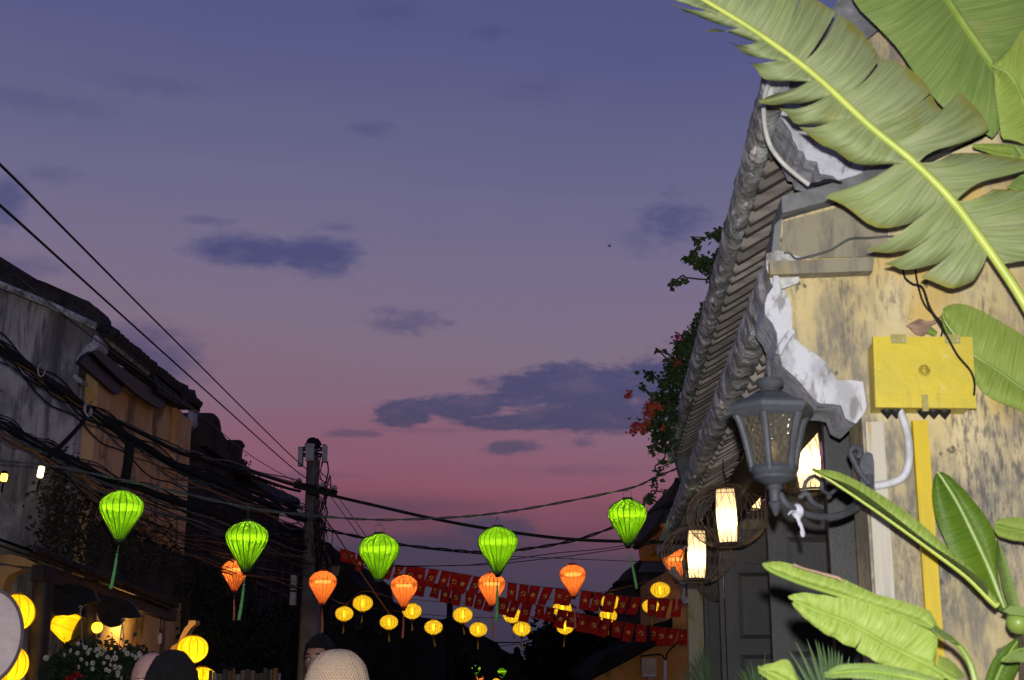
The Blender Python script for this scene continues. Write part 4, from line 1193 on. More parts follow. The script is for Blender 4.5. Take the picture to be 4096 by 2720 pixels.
MAT['dark_facade'] = weathered('dark_facade', (.066, .056, .049), [((.030, .027, .025), (1, 1, .6), 1.4, .42, .62, .9), ((.20, .105, .03), (1, 1, 1), 1.3, .645, .72, .7), ((.07, .06, .055), (2, 2, .5), 3, .58, .7, .6)], 1.0, (14, .7, .05), .05)
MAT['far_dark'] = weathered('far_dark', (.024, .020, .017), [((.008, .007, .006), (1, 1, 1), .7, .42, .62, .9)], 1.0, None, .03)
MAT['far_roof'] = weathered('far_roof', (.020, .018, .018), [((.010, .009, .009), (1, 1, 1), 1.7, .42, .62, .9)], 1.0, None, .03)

def left_house():
    R = root('ochre_house', 'old ochre house on the left with grey gable, white scroll and dark tiled eaves', 'house', (LX, 16.0, 0))
    Yg = 16.0
    gx = at(318, 1500, Yg).x
    # grey gable wall facing the camera
    pts = [(316, 1470), (326, 1440), (372, 1370), (392, 1330), (380, 1312), (300, 1275), (0, 1150), (-400, 985)]
    P = [at(x, y, Yg) for x, y in pts]
    poly = [Vector((gx, Yg, 0))] + P + [Vector((P[-1].x, Yg, 0))]
    build('gable_wall', MB().prism(poly, (0, .3, 0)), MAT['grey_wall'], R)
    # coping along the top, two steps and a rounded end
    top = [(-400, 905), (0, 1068), (180, 1128), (330, 1195), (356, 1205), (362, 1224), (386, 1228), (398, 1248), (400, 1290), (388, 1314), (300, 1272), (0, 1152), (-400, 985)]
    build('coping', MB().prism([at(x, y, Yg - .10) for x, y in top], (0, .5, 0)), MAT['roof_tile'], R)
    mid = [at(x, y, Yg - .12) for x, y in ((-400, 972), (0, 1138), (180, 1210), (384, 1305))]
    build('coping_moulding', MB().tube(mid, .045, 6), MAT['grey_mortar'], R, False, True)
    # white scroll
    s = [(378, 1340), (392, 1344), (397, 1362), (394, 1382), (380, 1398), (362, 1406), (352, 1424), (340, 1444), (330, 1454), (318, 1446), (304, 1436), (318, 1418), (334, 1392), (352, 1378), (370, 1366), (372, 1350)]
    build('scroll_bracket', MB().prism([at(x, y, Yg - .06) for x, y in s], (0, .4, 0)), MAT['white_plaster'], R)
    s2 = [(292, 1504), (300, 1496), (326, 1516), (330, 1528), (318, 1532), (292, 1512)]
    build('wall_stub', MB().prism([at(x, y, Yg - .06) for x, y in s2], (0, .25, 0)), MAT['white_plaster'], R)
    # street front, ochre
    A = atx(320, 1470, LX); far = 21.2
    def wz(px, py): return atx(px, py, LX).z
    eave_z = A.z + .35
    build('front_wall', MB().box((LX - .25, Yg + .302, 0), (LX, far, eave_z)), MAT['ochre_wall'], R)
    # mossy lower half of the front, above the porch roof
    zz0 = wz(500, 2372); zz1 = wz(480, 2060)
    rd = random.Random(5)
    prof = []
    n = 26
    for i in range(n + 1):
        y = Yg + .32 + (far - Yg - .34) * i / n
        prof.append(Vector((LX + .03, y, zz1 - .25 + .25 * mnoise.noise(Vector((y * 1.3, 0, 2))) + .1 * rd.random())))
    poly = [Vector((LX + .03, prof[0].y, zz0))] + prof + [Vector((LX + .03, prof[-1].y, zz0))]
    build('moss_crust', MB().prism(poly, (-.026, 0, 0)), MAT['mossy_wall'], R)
    # pilasters
    for px in (690,):
        a = atx(px, 1600, LX)
        build('pilaster', MB().box((LX + .004, a.y, zz1 - .3), (LX + .07, a.y + .35, eave_z - .02)), MAT['ochre_wall'], R)
    # eave: tiles, rafters, two dark planks with rounded ends
    X0 = LX + .20
    e0 = atx(402, 1296, X0); e1z = e0.z
    ya = 16.1; yb = 20.9
    roof = build('roof', MB().prism([Vector((X0, ya, e1z - .09)), Vector((X0, ya, e1z - .05)), Vector((LX - 2.6, ya, e1z + 1.55)), Vector((LX - 2.6, ya, e1z + 1.51))], (0, yb - ya, 0)), MAT['tile_under'], R)
    t0 = None
    for i in range(24):
        y = ya + .1 + i * .2
        if t0 is None:
            t = MB().tube([(X0 + .02, 0, e1z - .01), (X0 - .6, 0, e1z + .37), (X0 - 2.4, 0, e1z + 1.47)], .075, 8)
            o = build('tile_row', t, MAT['roof_tile'], R, True, True); o.parent = roof
            t0 = o.data
            t0.transform(Matrix.Translation(Vector((-LX, 0, 0))))
            f = MB().bar((X0 - .02 - LX, 0, e1z - .12), (-.1, 0, e1z + .17), .05, .05)
            q = build('rafter', f, MAT['old_wood'], R, True); q.parent = roof; f0 = q.data
        else:
            o = link(bpy.data.objects.new('tile_row', t0)); o.parent = roof
            q = link(bpy.data.objects.new('rafter', f0)); q.parent = roof
        o.location = (0, y - 16.0, rnd.uniform(-.02, .02)); q.location = (0, y - 16.0 + .1, 0)
    def plank(pts, X, th, name):
        c = [atx(x, y, X) for x, y in pts]
        build(name, MB().prism(c, (-th, 0, 0)), MAT['dark_wood'], R)
    plank([(322, 1452), (340, 1425), (372, 1405), (420, 1455), (480, 1522), (494, 1548), (490, 1568), (470, 1578), (448, 1564), (400, 1520)], LX + .07, .06, 'eave_plank')
    plank([(372, 1412), (400, 1402), (520, 1495), (640, 1578), (662, 1604), (662, 1626), (644, 1634), (620, 1626), (540, 1570), (450, 1490)], LX + .13, .05, 'eave_plank')
    # far gable coping and its white scroll
    g = [(598, 1470), (650, 1508), (720, 1528), (752, 1542), (756, 1556), (780, 1560), (790, 1600), (800, 1638), (780, 1640), (700, 1612), (640, 1575)]
    build('far_coping', MB().prism([atx(x, y, LX + .20) for x, y in g], (-.6, 0, 0)), MAT['roof_tile'], R)
    g = [(752, 1640), (774, 1638), (772, 1668), (776, 1684), (768, 1700), (752, 1708), (738, 1722), (716, 1726), (704, 1722), (724, 1704), (738, 1688), (750, 1670)]
    build('far_scroll', MB().prism([at(x, y, 21.3) for x, y in g], (0, .3, 0)), MAT['white_plaster'], R)
    # ---- porch
    E = [(130, 2224), (300, 2290), (500, 2362), (700, 2444)]
    L = [atx(x, y, LX + .42) for x, y in E]
    prf = []
    low = [Vector((p.x, p.y, p.z)) for p in L]
    rows = [[p + Vector((0, 0, 0)) for p in low], [p + Vector((-2.2, 0, .75)) for p in low]]
    rows2 = [[p + Vector((0, 0, .06)) for p in low], [p + Vector((-2.2, 0, .81)) for p in low]]
    pr = build('porch_roof', MB().grid(rows).grid(rows2).grid([rows[0], rows2[0]]), MAT['dark_wood'], R)
    edge = []
    for i in range(60):
        u = i / 59 * 3; k = min(int(u), 2); p = L[k].lerp(L[k + 1], u - k)
        edge.append(p + Vector((.02, 0, .07 + .025 * mnoise.noise(Vector((i * .9, 0, 0))))))
    build('porch_tile_edge', MB().tube(edge, [.035 + .02 * abs(mnoise.noise(Vector((i * 1.7, 3, 0)))) for i in range(60)], 6), MAT['tile_under'], pr)
    for px, w in ((160, .21), (352, .20)):
        a = atx(px, 2500, LX + .30 if px == 160 else LX + .12)
        build('porch_column', MB().lathe([(w / 2 * 1.1, 0), (w / 2, .1), (w / 2 * .98, 2.6)], 16, (a.x, a.y, 0)), MAT['dark_wood'], R, False, True)
    # carved boards under the porch roof
    def carved(pts, Y, name='carved_board'):
        o = build(name, MB().prism([at(x, y, Y) for x, y in pts], (0, .08, 0)), MAT['carved'], R)
        return o
    c1 = carved([(196, 2320), (260, 2330), (340, 2345), (372, 2362), (384, 2388), (394, 2405), (350, 2414), (326, 2424), (318, 2440), (300, 2455), (262, 2462), (225, 2456), (205, 2440), (192, 2400)], 14.6)
    c2 = carved([(380, 2370), (440, 2385), (510, 2400), (540, 2425), (556, 2455), (562, 2468), (520, 2472), (492, 2472), (486, 2490), (470, 2504), (440, 2510), (412, 2498), (392, 2470), (384, 2430)], 15.4)
    rdd = random.Random(7)
    for cb, (x0, x1, y0, y1), Yc in ((c1, (215, 360, 2350, 2440), 14.59), (c2, (400, 540, 2400, 2490), 15.39)):
        for q in range(5):
            cx, cy, r = rdd.uniform(x0, x1), rdd.uniform(y0, y1), rdd.uniform(8, 16)
            build('carved_curl', MB().tube([at(cx + (r - i * .9) * math.cos(i * .7), cy + (r - i * .9) * math.sin(i * .7), Yc) for i in range(12)], .008, 5), MAT['carved'], cb, False, True)
    # beam across
    build('porch_beam', MB().bar(atx(150, 2290, LX + .3), atx(690, 2462, LX + .3), .12, .16), MAT['dark_wood'], R)
    # yellow curved brackets at both ends
    b1 = [(-60, 2268), (30, 2262), (92, 2276), (60, 2290), (36, 2300), (22, 2322), (10, 2360), (-4, 2410), (-60, 2410)]
    build('curved_bracket', MB().prism([at(x, y, 15.4) for x, y in b1], (0, .25, 0)), MAT['ochre_wall'], R)
    b2 = [(756, 2482), (784, 2482), (782, 2498), (762, 2512), (745, 2540), (735, 2570), (712, 2584), (708, 2652), (680, 2652), (684, 2588), (712, 2572), (722, 2545), (738, 2512), (752, 2498)]
    build('curved_bracket', MB().prism([at(x, y, 18.6) for x, y in b2], (0, .25, 0)), MAT['ochre_wall'], R)
    b3 = [(0, 2222), (40, 2216), (96, 2230), (142, 2252), (140, 2268), (60, 2262), (0, 2250)]
    build('porch_moulding', MB().prism([at(x, y, 15.3) for x, y in b3], (0, .3, 0)), MAT['ochre_wall'], R)
MAT['carved'] = weathered('carved', (.018, .017, .017), [((.04, .038, .036), (1, 1, 1), 22, .6, .7, .8)], .45, (35, .9, .05), .5)
left_house()

def wall_light(x, y, w, h, Y, label, col):
    c = at(x, y, Y); s = Y / F
    R = root('wall_light', label, 'wall light', c, 0, 'lit wall lights on the left house')
    build('lamp_glass', MB().lathe([(w * s * .35, -h * s / 2), (w * s * .5, -h * s * .4), (w * s * .5, h * s * .4), (w * s * .38, h * s / 2)], 12, c, 0, 0, Matrix.Rotation(.12, 3, 'Y')), glow('lamp_' + str(x), col, 6.0), R, False, True)
    build('lamp_cap', MB().lathe([(w * s * .55, h * s / 2 + .002), (w * s * .4, h * s / 2 + .03), (.004, h * s / 2 + .04)], 12, c), MAT['cable'], R, False, True)
    build('lamp_bracket', MB().tube([c + Vector((0, 0, -h * s / 2 - .02)), c + Vector((-.05, .1, -h * s / 2 - .06)), c + Vector((-.2, .5, -h * s / 2 - .06))], .012, 5), MAT['cable'], R, False)
wall_light(163, 1888, 24, 46, 15.4, 'glowing white tube wall light on the grey gable wall', (1.0, .78, .34))
wall_light(16, 1910, 26, 30, 15.4, 'small yellow wall light at the left edge of the grey gable', (1.0, .62, .06))

def left_house_two():
    X = LX + .06
    R = root('dark_house', 'dark weathered house with a curved parapet gable behind the ochre house', 'house', (X, 21.6, 0))
    P = [(742, 1760), (776, 1682), (794, 1708), (796, 1684), (806, 1672), (815, 1664), (826, 1656), (841, 1651), (854, 1654), (864, 1661), (874, 1672), (880, 1684), (884, 1706), (887, 1730), (892, 1736), (900, 1748), (910, 1760), (930, 1760), (949, 1759), (960, 1760), (968, 1764),
         (976, 1774), (981, 1785), (972, 1796), (970, 1815), (968, 1833), (978, 1838), (987, 1856), (985, 1872)]
    W = [atx(x, y, X) for x, y in P]
    yl = W[-1].y
    poly = [Vector((X, 21.55, 0)), Vector((X, 21.55, W[0].z))] + [w for w in W if w.y > 21.56] + [Vector((X, yl, 0))]
    build('parapet_front', MB().prism(poly, (-.45, 0, 0)), MAT['dark_facade'], R)
    build('cornice', MB().bar((X + .06, 21.56, atx(850, 1800, X).z), (X + .06, yl, atx(850, 1800, X).z), .10, .16), MAT['dark_facade'], R)
    Q = [(990, 1880), (1003, 1898), (1037, 1925), (1083, 1970), (1113, 1997), (1140, 1996), (1174, 1991), (1190, 1990), (1201, 2001), (1198, 2035)]
    U = [atx(x, y, X + .25) for x, y in Q]
    ye = U[-1].y
    poly = [Vector((X + .25, U[0].y, 0))] + U + [Vector((X + .25, ye, 0))]
    # tiled eave with growth, over a recessed timber front
    zt = U[3].z
    build('side_front', MB().prism([Vector((X - .2, yl + .003, 0)), Vector((X - .2, yl + .003, U[0].z - .1))] + [u + Vector((-.45, .003, -.12)) for u in U[1:]] + [Vector((X - .2, ye, 0))], (-.3, 0, 0)), MAT['dark_facade'], R)
    rows = [[u + Vector((0, 0, -.10)) for u in U], [u + Vector((-.8, 0, .25)) for u in U]]
    rows2 = [[u for u in U], [u + Vector((-.8, 0, .35)) for u in U]]
    roof = build('eave_roof', MB().grid(rows).grid(rows2).grid([rows[0], rows2[0]]), MAT['roof_tile'], R)
    # balcony rails and shutters on the timber front
    Xb = X - .16
    for a, b in (((1000, 2270), (1150, 2345)), ((1000, 2320), (1150, 2388)), ((990, 2440), (1150, 2480))):
        build('balcony_rail', MB().bar(atx(*a, Xb), atx(*b, Xb), .05, .07), MAT['brown_wood'], R)
    for i in range(14):
        u = i / 13
        a = atx(1000 + 150 * u, 2272 + 73 * u, Xb); b = atx(1000 + 150 * u, 2322 + 66 * u, Xb)
        build('baluster', MB().bar(a, b, .05, .05, (1, 0, 0)), MAT['brown_wood'], R)
    for px in (1005, 1060, 1110, 1150):
        a = atx(px, 2400, Xb)
        build('timber_post', MB().box((Xb, a.y, 0), (Xb + .08, a.y + .12, atx(px, 2250, Xb).z)), MAT['brown_wood'], R)
MAT['brown_wood'] = weathered('brown_wood', (.05, .034, .024), [((.02, .015, .012), (1, 1, 1), 3, .4, .62, .9)], .8, None)
left_house_two()

# ------------------------------------------------------------------ leaf clouds
def leafcloud(centers, n, size, seed, flat=False, pull=None):
    """centers: (Vector, radius). small folded leaves"""
    rd = random.Random(seed); mb = MB()
    wts = [r ** 2 for _, r in centers]; tot = sum(wts)
    for c, r in centers:
        k = max(2, int(n * r * r / tot))
        for _ in range(k):
            d = Vector((rd.gauss(0, 1), rd.gauss(0, 1), rd.gauss(0, 1)))
            p = c + d * (r * .5)
            a = Vector((rd.uniform(-1, 1), rd.uniform(-1, 1), rd.uniform(-.8, .5))).normalized()
            b = a.cross(Vector((rd.uniform(-1, 1), rd.uniform(-1, 1), rd.uniform(-1, 1)))).normalized()
            nn = a.cross(b)
            s = size * rd.uniform(.6, 1.25)
            tip = p + a * s; l = p + a * s * .4 + b * s * .36 + nn * s * .08; r_ = p + a * s * .4 - b * s * .36 + nn * s * .08
            mb.add([p, l, tip, r_], [(0, 1, 2), (0, 2, 3)])
    return mb
MAT['bush_leaf'] = weathered('bush_leaf', (.045, .075, .022), [((.02, .04, .012), (1, 1, 1), 8, .4, .6, .9), ((.10, .10, .03), (1, 1, 1), 14, .58, .7, .7)], .6, None, .3)
MAT['dark_leaf'] = weathered('dark_leaf', (.020, .026, .012), [((.010, .012, .007), (1, 1, 1), 2, .4, .6, .9)], .7, None, .2)
MAT['dry_leaf'] = weathered('dry_leaf', (.075, .058, .04), [((.03, .025, .02), (1, 1, 1), 6, .4, .6, .9), ((.06, .07, .03), (1, 1, 1), 3, .55, .65, .8)], .8, None, .2)
MAT['tree_leaf'] = weathered('tree_leaf', (.016, .02, .010), [((.008, .009, .006), (1, 1, 1), 1, .4, .6, .9)], .8, None, .1)
MAT['twig'] = plain('twig', (.06, .04, .025), .8)
MAT['orange_petal'] = weathered('orange_petal', (.42, .085, .035), [((.32, .04, .03), (1, 1, 1), 20, .4, .6, .9)], .6, None, .3)
MAT['magenta_petal'] = plain('magenta_petal', (.42, .015, .12), .6)

def vine_thing(name, label, cat, cl, Y, n, size, mat, seed, base=None, stems=True, group=None, X=None):
    C = [((atx(x, y, X) if X is not None else at(x, y, Y)), r / F * (Y if Y else 18)) for x, y, r in cl]
    b = base or C[-1][0]
    R = root(name, label, cat, (b.x, b.y, b.z), 0, group)
    build('foliage', leafcloud(C, n, size, seed), mat, R)
    if stems:
        mb = MB(); rd = random.Random(seed)
        for (a, _), (c, _) in zip(C[:-1], C[1:]):
            if (a - c).length < 1.2:
                m = a.lerp(c, .5) + Vector((rd.uniform(-.05, .05), 0, rd.uniform(-.04, .06)))
                mb.tube(catmull([a, m, c], 4), .006, 4)
        if mb.v: build('stem', mb, MAT['twig'], R, False, True)
    return R
# dead creeper on the grey gable and the mossy front
vine_thing('dry_creeper', 'dead brown creeper hanging down the grey gable wall beside the wall light', 'creeper', [(225, 1830, 60), (240, 1900, 70), (215, 1960, 70), (250, 2010, 80), (220, 2080, 90), (270, 2130, 90), (200, 2180, 80)], 15.7, 1500, .06, MAT['dry_leaf'], 31)
vine_thing('dry_creeper', 'tangled brown creeper over the dark mossy front above the porch', 'creeper', [(340, 2010, 60), (390, 2090, 90), (430, 2150, 90), (520, 2200, 100), (600, 2230, 100), (680, 2270, 90), (760, 2280, 80), (330, 2180, 90), (560, 2120, 50)], None, 2600, .06, MAT['dry_leaf'], 33, X=LX + .12)
vine_thing('dark_climber', 'mass of dark climbing leaves covering the lower dark house front', 'climber', [(830, 2330, 120), (860, 2430, 140), (900, 2540, 150), (990, 2500, 140), (960, 2620, 150), (1080, 2540, 140), (1060, 2650, 140), (1150, 2600, 110), (820, 2600, 130), (1130, 2470, 90)], None, 5000, .09, MAT['dark_leaf'], 35, X=LX + .45)
vine_thing('roof_weeds', 'thin weeds growing along the dark tiled eave before the pole', 'weeds', [(992, 1850, 20), (1000, 1885, 18), (1040, 1915, 16), (1070, 1960, 20), (1095, 1945, 26), (1110, 1975, 24), (1130, 1960, 20), (1145, 1985, 16), (1090, 1985, 20)], None, 110, .05, MAT['dry_leaf'], 37, X=LX + .3)
# bougainvillea over the right eave
BG = [(2945, 925, 24), (2915, 935, 24), (2880, 935, 22), (2845, 940, 16), (2795, 960, 16), (2780, 1000, 10), (2760, 1028, 20), (2790, 1045, 30), (2825, 1060, 34), (2862, 1040, 30), (2905, 1015, 24), (2850, 1112, 20), (2870, 1105, 22), (2740, 1110, 8), (2695, 1132, 20), (2728, 1130, 8)]
BG2 = [(2832, 1238, 26), (2812, 1262, 26), (2790, 1300, 24), (2815, 1310, 24), (2770, 1340, 30), (2790, 1370, 40), (2740, 1375, 34), (2715, 1400, 36), (2760, 1415, 44), (2700, 1445, 36), (2745, 1460, 48), (2630, 1400, 12), (2680, 1500, 36), (2725, 1520, 46), (2600, 1500, 22), (2660, 1545, 32), (2690, 1580, 40), (2640, 1600, 34), (2660, 1640, 42), (2690, 1650, 36),
       (2570, 1548, 14), (2620, 1650, 26), (2590, 1700, 26), (2640, 1700, 36), (2670, 1720, 34), (2640, 1755, 30), (2665, 1780, 26), (2625, 1790, 24), (2650, 1850, 20), (2630, 1890, 14), (2622, 1920, 12), (2615, 1945, 8), (2592, 2000, 18), (2608, 1985, 14), (2650, 1968, 8)]
bv = vine_thing('bougainvillea', 'upper bougainvillea sprays reaching out from behind the tiled eave', 'bougainvillea', BG, 8.9, 520, .048, MAT['bush_leaf'], 41)
b2 = vine_thing('bougainvillea', 'lower bougainvillea with orange and pink flowers trailing beside the tiled eave', 'bougainvillea', BG2, 10.4, 2300, .050, MAT['bush_leaf'], 43)
FLW = [(2605, 1625, 20), (2590, 1640, 20), (2622, 1618, 16), (2598, 1660, 14), (2545, 1712, 24), (2530, 1722, 14), (2585, 1688, 18), (2578, 1700, 12), (2518, 1570, 12), (2512, 1582, 8), (2645, 1630, 10), (2705, 1450, 10), (2570, 1722, 10), (2650, 1710, 8)]
for x, y, r in FLW:
    build('flower', leafcloud([(at(x, y, 10.3), r / F * 10.3)], 12 + int(1.3 * r), .032, x), MAT['orange_petal'], b2)
for x, y, r in ((2714, 1345, 13), (2540, 1702, 10), (2880, 960, 6)):
    build('flower', leafcloud([(at(x, y, 10.3), r / F * 10.3)], 26, .030, x), MAT['magenta_petal'], b2)

# ------------------------------------------------------------------ houses and trees further down the street
def far_house(pts, Y, depth, label, mat, windows=(), seed=0, name='far_house', wmat=None):
    c = at(sum(p[0] for p in pts) / len(pts), 2650, Y)
    R = root(name, label, 'house', (c.x, Y, 0))
    P = [at(x, y, Y) for x, y in pts]
    P = [Vector((p.x, p.y, max(p.z, 0))) for p in P]
    lo = [Vector((P[-1].x, Y, 0)), Vector((P[0].x, Y, 0))]
    build('wall', MB().prism(P + lo, (0, depth, 0)), mat, R)
    for (x0, y0, x1, y1) in windows:
        a = at(x0, y1, Y - .03); b = at(x1, y0, Y - .03)
        w = build('window', MB().box((a.x, Y - .05, a.z), (b.x, Y - .002, b.z)), wmat or MAT['brown_wood'], R)
        build('pane', MB().box((a.x + .06, Y - .056, a.z + .06), (b.x - .06, Y - .051, b.z - .06)), MAT['far_dark'], w)
    return R
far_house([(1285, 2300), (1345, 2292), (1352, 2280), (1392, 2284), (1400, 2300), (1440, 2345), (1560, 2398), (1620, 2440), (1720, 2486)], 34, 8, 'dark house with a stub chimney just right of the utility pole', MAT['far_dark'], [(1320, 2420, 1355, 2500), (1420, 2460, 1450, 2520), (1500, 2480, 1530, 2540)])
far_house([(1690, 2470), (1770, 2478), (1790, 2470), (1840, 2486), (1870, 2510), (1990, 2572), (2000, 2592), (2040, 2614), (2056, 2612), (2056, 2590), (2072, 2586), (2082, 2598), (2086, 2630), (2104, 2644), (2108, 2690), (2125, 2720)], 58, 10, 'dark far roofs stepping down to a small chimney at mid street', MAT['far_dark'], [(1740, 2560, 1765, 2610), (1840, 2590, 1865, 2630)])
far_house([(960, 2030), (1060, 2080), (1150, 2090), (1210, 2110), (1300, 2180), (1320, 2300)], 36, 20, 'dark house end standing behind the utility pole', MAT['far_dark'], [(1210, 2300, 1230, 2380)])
def hand_rail_house():
    R = far_house([(2466, 2420), (2474, 2330), (2530, 2282), (2562, 2236), (2570, 2232), (2760, 2232), (2760, 2420)], 30, 5, 'dark upper storey with a pale lattice balcony behind the right flags', MAT['dark_facade'], [(2590, 2262, 2640, 2284), (2600, 2310, 2622, 2400), (2634, 2310, 2656, 2400), (2560, 2320, 2584, 2400)], name='balcony_house')
    Y = 29.9
    lat = plain('lattice_pale', (.20, .20, .22), .8)
    for i in range(13):
        for sgn in (-1, 1):
            a = at(2578 + i * 8, 2240, Y); b = at(2578 + i * 8 + 22 * sgn, 2288, Y)
            build('lattice_bar', MB().bar(a, b, .02, .03, (0, 1, 0)), lat, R)
    build('balcony_rail', MB().bar(at(2566, 2236, Y), at(2700, 2236, Y), .08, .06), MAT['far_dark'], R)
    build('roof_slab', MB().prism([at(x, y, 29.7) for x, y in ((2466, 2322), (2560, 2318), (2560, 2330), (2466, 2334))], (0, 1.2, 0)), MAT['far_dark'], R)
hand_rail_house()
def right_neighbour():
    R = root('orange_house', 'small orange ochre house with a dark sloping roof beyond the yellow house', 'house', (at(2560, 2650, 24).x, 24, 0))
    P = [at(x, y, 24) for x, y in ((2668, 2285), (2760, 2285))]
    Q = [at(x, y, 24) for x, y in ((2668, 2560), (2560, 2618), (2440, 2682), (2372, 2716))]
    build('wall', MB().prism(P[::-1] + Q + [Vector((Q[-1].x, 24, 0)), Vector((P[1].x, 24, 0))], (0, 5, 0)), MAT['orange_wall'], R)
    rf = [at(x, y, 23.6) for x, y in ((2690, 2552), (2560, 2612), (2440, 2676), (2330, 2728), (2330, 2700), (2440, 2610), (2560, 2560), (2690, 2470))]
    build('roof', MB().prism(rf, (0, 5.5, .0)), MAT['far_roof'], R)
    m = build('meter_box', MB().box((at(2564, 2700, 23.9).x, 23.72, at(2564, 2698, 23.9).z), (at(2622, 2700, 23.9).x, 23.96, at(2600, 2632, 23.9).z)), MAT['box_cream'], R)
    build('box_base', MB().box((at(2566, 2700, 23.9).x, 23.70, at(2564, 2698, 23.9).z - .03), (at(2620, 2700, 23.9).x, 23.95, at(2564, 2698, 23.9).z - .002)), MAT['grey_plastic'], m)
    build('box_post', MB().box((at(2588, 2700, 23.9).x, 23.8, 0), (at(2614, 2700, 23.9).x, 23.95, at(2564, 2698, 23.9).z - .031)), MAT['box_cream'], R)
    build('drain_pipe', MB().tube([at(2660, 2640, 23.85), at(2660, 2760, 23.85)], .03, 8), MAT['grey_plastic'], R, False, True)
    build('wall_cable', MB().tube(catmull([at(2560, 2625, 23.9), at(2640, 2618, 23.9), at(2662, 2640, 23.9), at(2670, 2610, 23.9), at(2700, 2580, 23.9), at(2712, 2560, 23.9)], 4), .014, 5), MAT['cable'], R, False, True)
MAT['orange_wall'] = weathered('orange_wall', (.66, .33, .085), [((.52, .23, .05), (1, 1, 1), 1.4, .42, .62, .9), ((.16, .09, .04), (1, 1, 1), 2.3, .58, .68, .7)], .9, (18, .3))
MAT['box_cream'] = plain('box_cream', (.46, .36, .22), .6)
right_neighbour()
def eave_behind():
    R = root('neighbour_eave', 'dark tiled gable edge with orange wall below, left of the yellow house eave', 'house', at(2690, 2050, 17.5))
    build('roof', MB().prism([at(x, y, 17.5) for x, y in ((2712, 1912), (2636, 2088), (2650, 2100), (2672, 2094), (2740, 1980), (2780, 1912))], (0, 4, 0)), MAT['roof_tile'], R)
    build('tile_edge', MB().tube([at(2712 - 76 * i / 20, 1912 + 176 * i / 20, 17.45) for i in range(21)], [.03 + .012 * (i % 2) for i in range(21)], 6), MAT['roof_tile'], R)
    build('wall', MB().prism([at(x, y, 17.6) for x, y in ((2660, 2098), (2664, 2140), (2676, 2160), (2760, 2160), (2760, 2060))], (0, 3.8, 0)), MAT['orange_wall'], R)
    build('bracket', MB().prism([at(x, y, 17.4) for x, y in ((2642, 2096), (2680, 2090), (2676, 2120), (2656, 2108))], (0, .2, 0)), MAT['orange_wall'], R)
eave_behind()

def tree(name, label, cl, Y, n, size, seed, trunk):
    C = [(at(x, y, Y + random.Random(x).uniform(-1.5, 1.5)), r / F * Y) for x, y, r in cl]
    b = at(trunk, 2650, Y)
    R = root(name, label, 'tree', (b.x, Y, 0))
    build('crown', leafcloud(C, n, size, seed), MAT['tree_leaf'], R)
    mb = MB().tube([(b.x, Y, 0), (b.x + .1, Y, 1.4), (b.x + .05, Y, 2.2)], [.22, .17, .10], 8)
    for c, r in C[::3]: mb.tube(catmull([(b.x + .07, Y, 1.9), Vector((b.x, Y, 2.1)).lerp(c, .5) + Vector((0, 0, .2)), c], 3), .05, 5)
    build('trunk', mb, MAT['twig'], R, False, True)
tree('street_tree', 'dark leafy tree standing against the dusk sky right of mid street', [(2230, 2560, 70), (2260, 2620, 110), (2200, 2640, 80), (2170, 2690, 50), (2330, 2600, 120), (2320, 2680, 130), (2400, 2640, 110), (2440, 2580, 80), (2480, 2560, 70), (2290, 2525, 40), (2190, 2560, 25), (2160, 2600, 20), (2250, 2700, 120), (2380, 2530, 60), (2170, 2660, 30)], 32, 9000, .20, 51, 2330)
tree('street_tree', 'low dark tree below the far roofs in mid street', [(1600, 2600, 70), (1680, 2630, 90), (1540, 2650, 80), (1760, 2650, 90), (1640, 2690, 110), (1480, 2620, 60), (1840, 2670, 70)], 44, 4000, .22, 53, 1650)
def far_pole():
    b = at(1798, 2650, 40)
    R = root('utility_pole', 'plain dark far pole standing between two round yellow lanterns', 'utility pole', (b.x, 40, 0))
    build('shaft', MB().tube([(b.x - .03, 40, 0), (at(1800, 2392, 40).x, 40, at(1800, 2392, 40).z)], [.13, .085], 8), MAT['far_dark'], R, False)
    build('crossarm', MB().bar(at(1780, 2482, 39.9), at(1822, 2486, 39.9), .08, .08), MAT['far_dark'], R)
far_pole()
# small street lights at the end of the street
for x, y, c, lab in ((1778, 2652, (1, .45, .12), 'tiny amber light far down the street, left of the red one'), (1823, 2664, (1, .10, .03), 'tiny red light far down the street'), (1779, 2708, (1, .2, .03), 'left of two tiny orange lights at the bottom edge'), (1803, 2706, (1, .18, .05), 'right of two tiny orange lights at the bottom edge')):
    c0 = at(x, y, 52)
    R = root('shop_light', lab, 'light', c0, 0, 'tiny far lights')
    build('lamp_glass', MB().ball(c0, (.06, .06, .09), 10, 6), glow(f'far_{x}', c, 2.2), R, False, True)
    build('lamp_cap', MB().lathe([(.07, .06), (.03, .12), (.002, .14)], 10, c0), MAT['far_dark'], R)
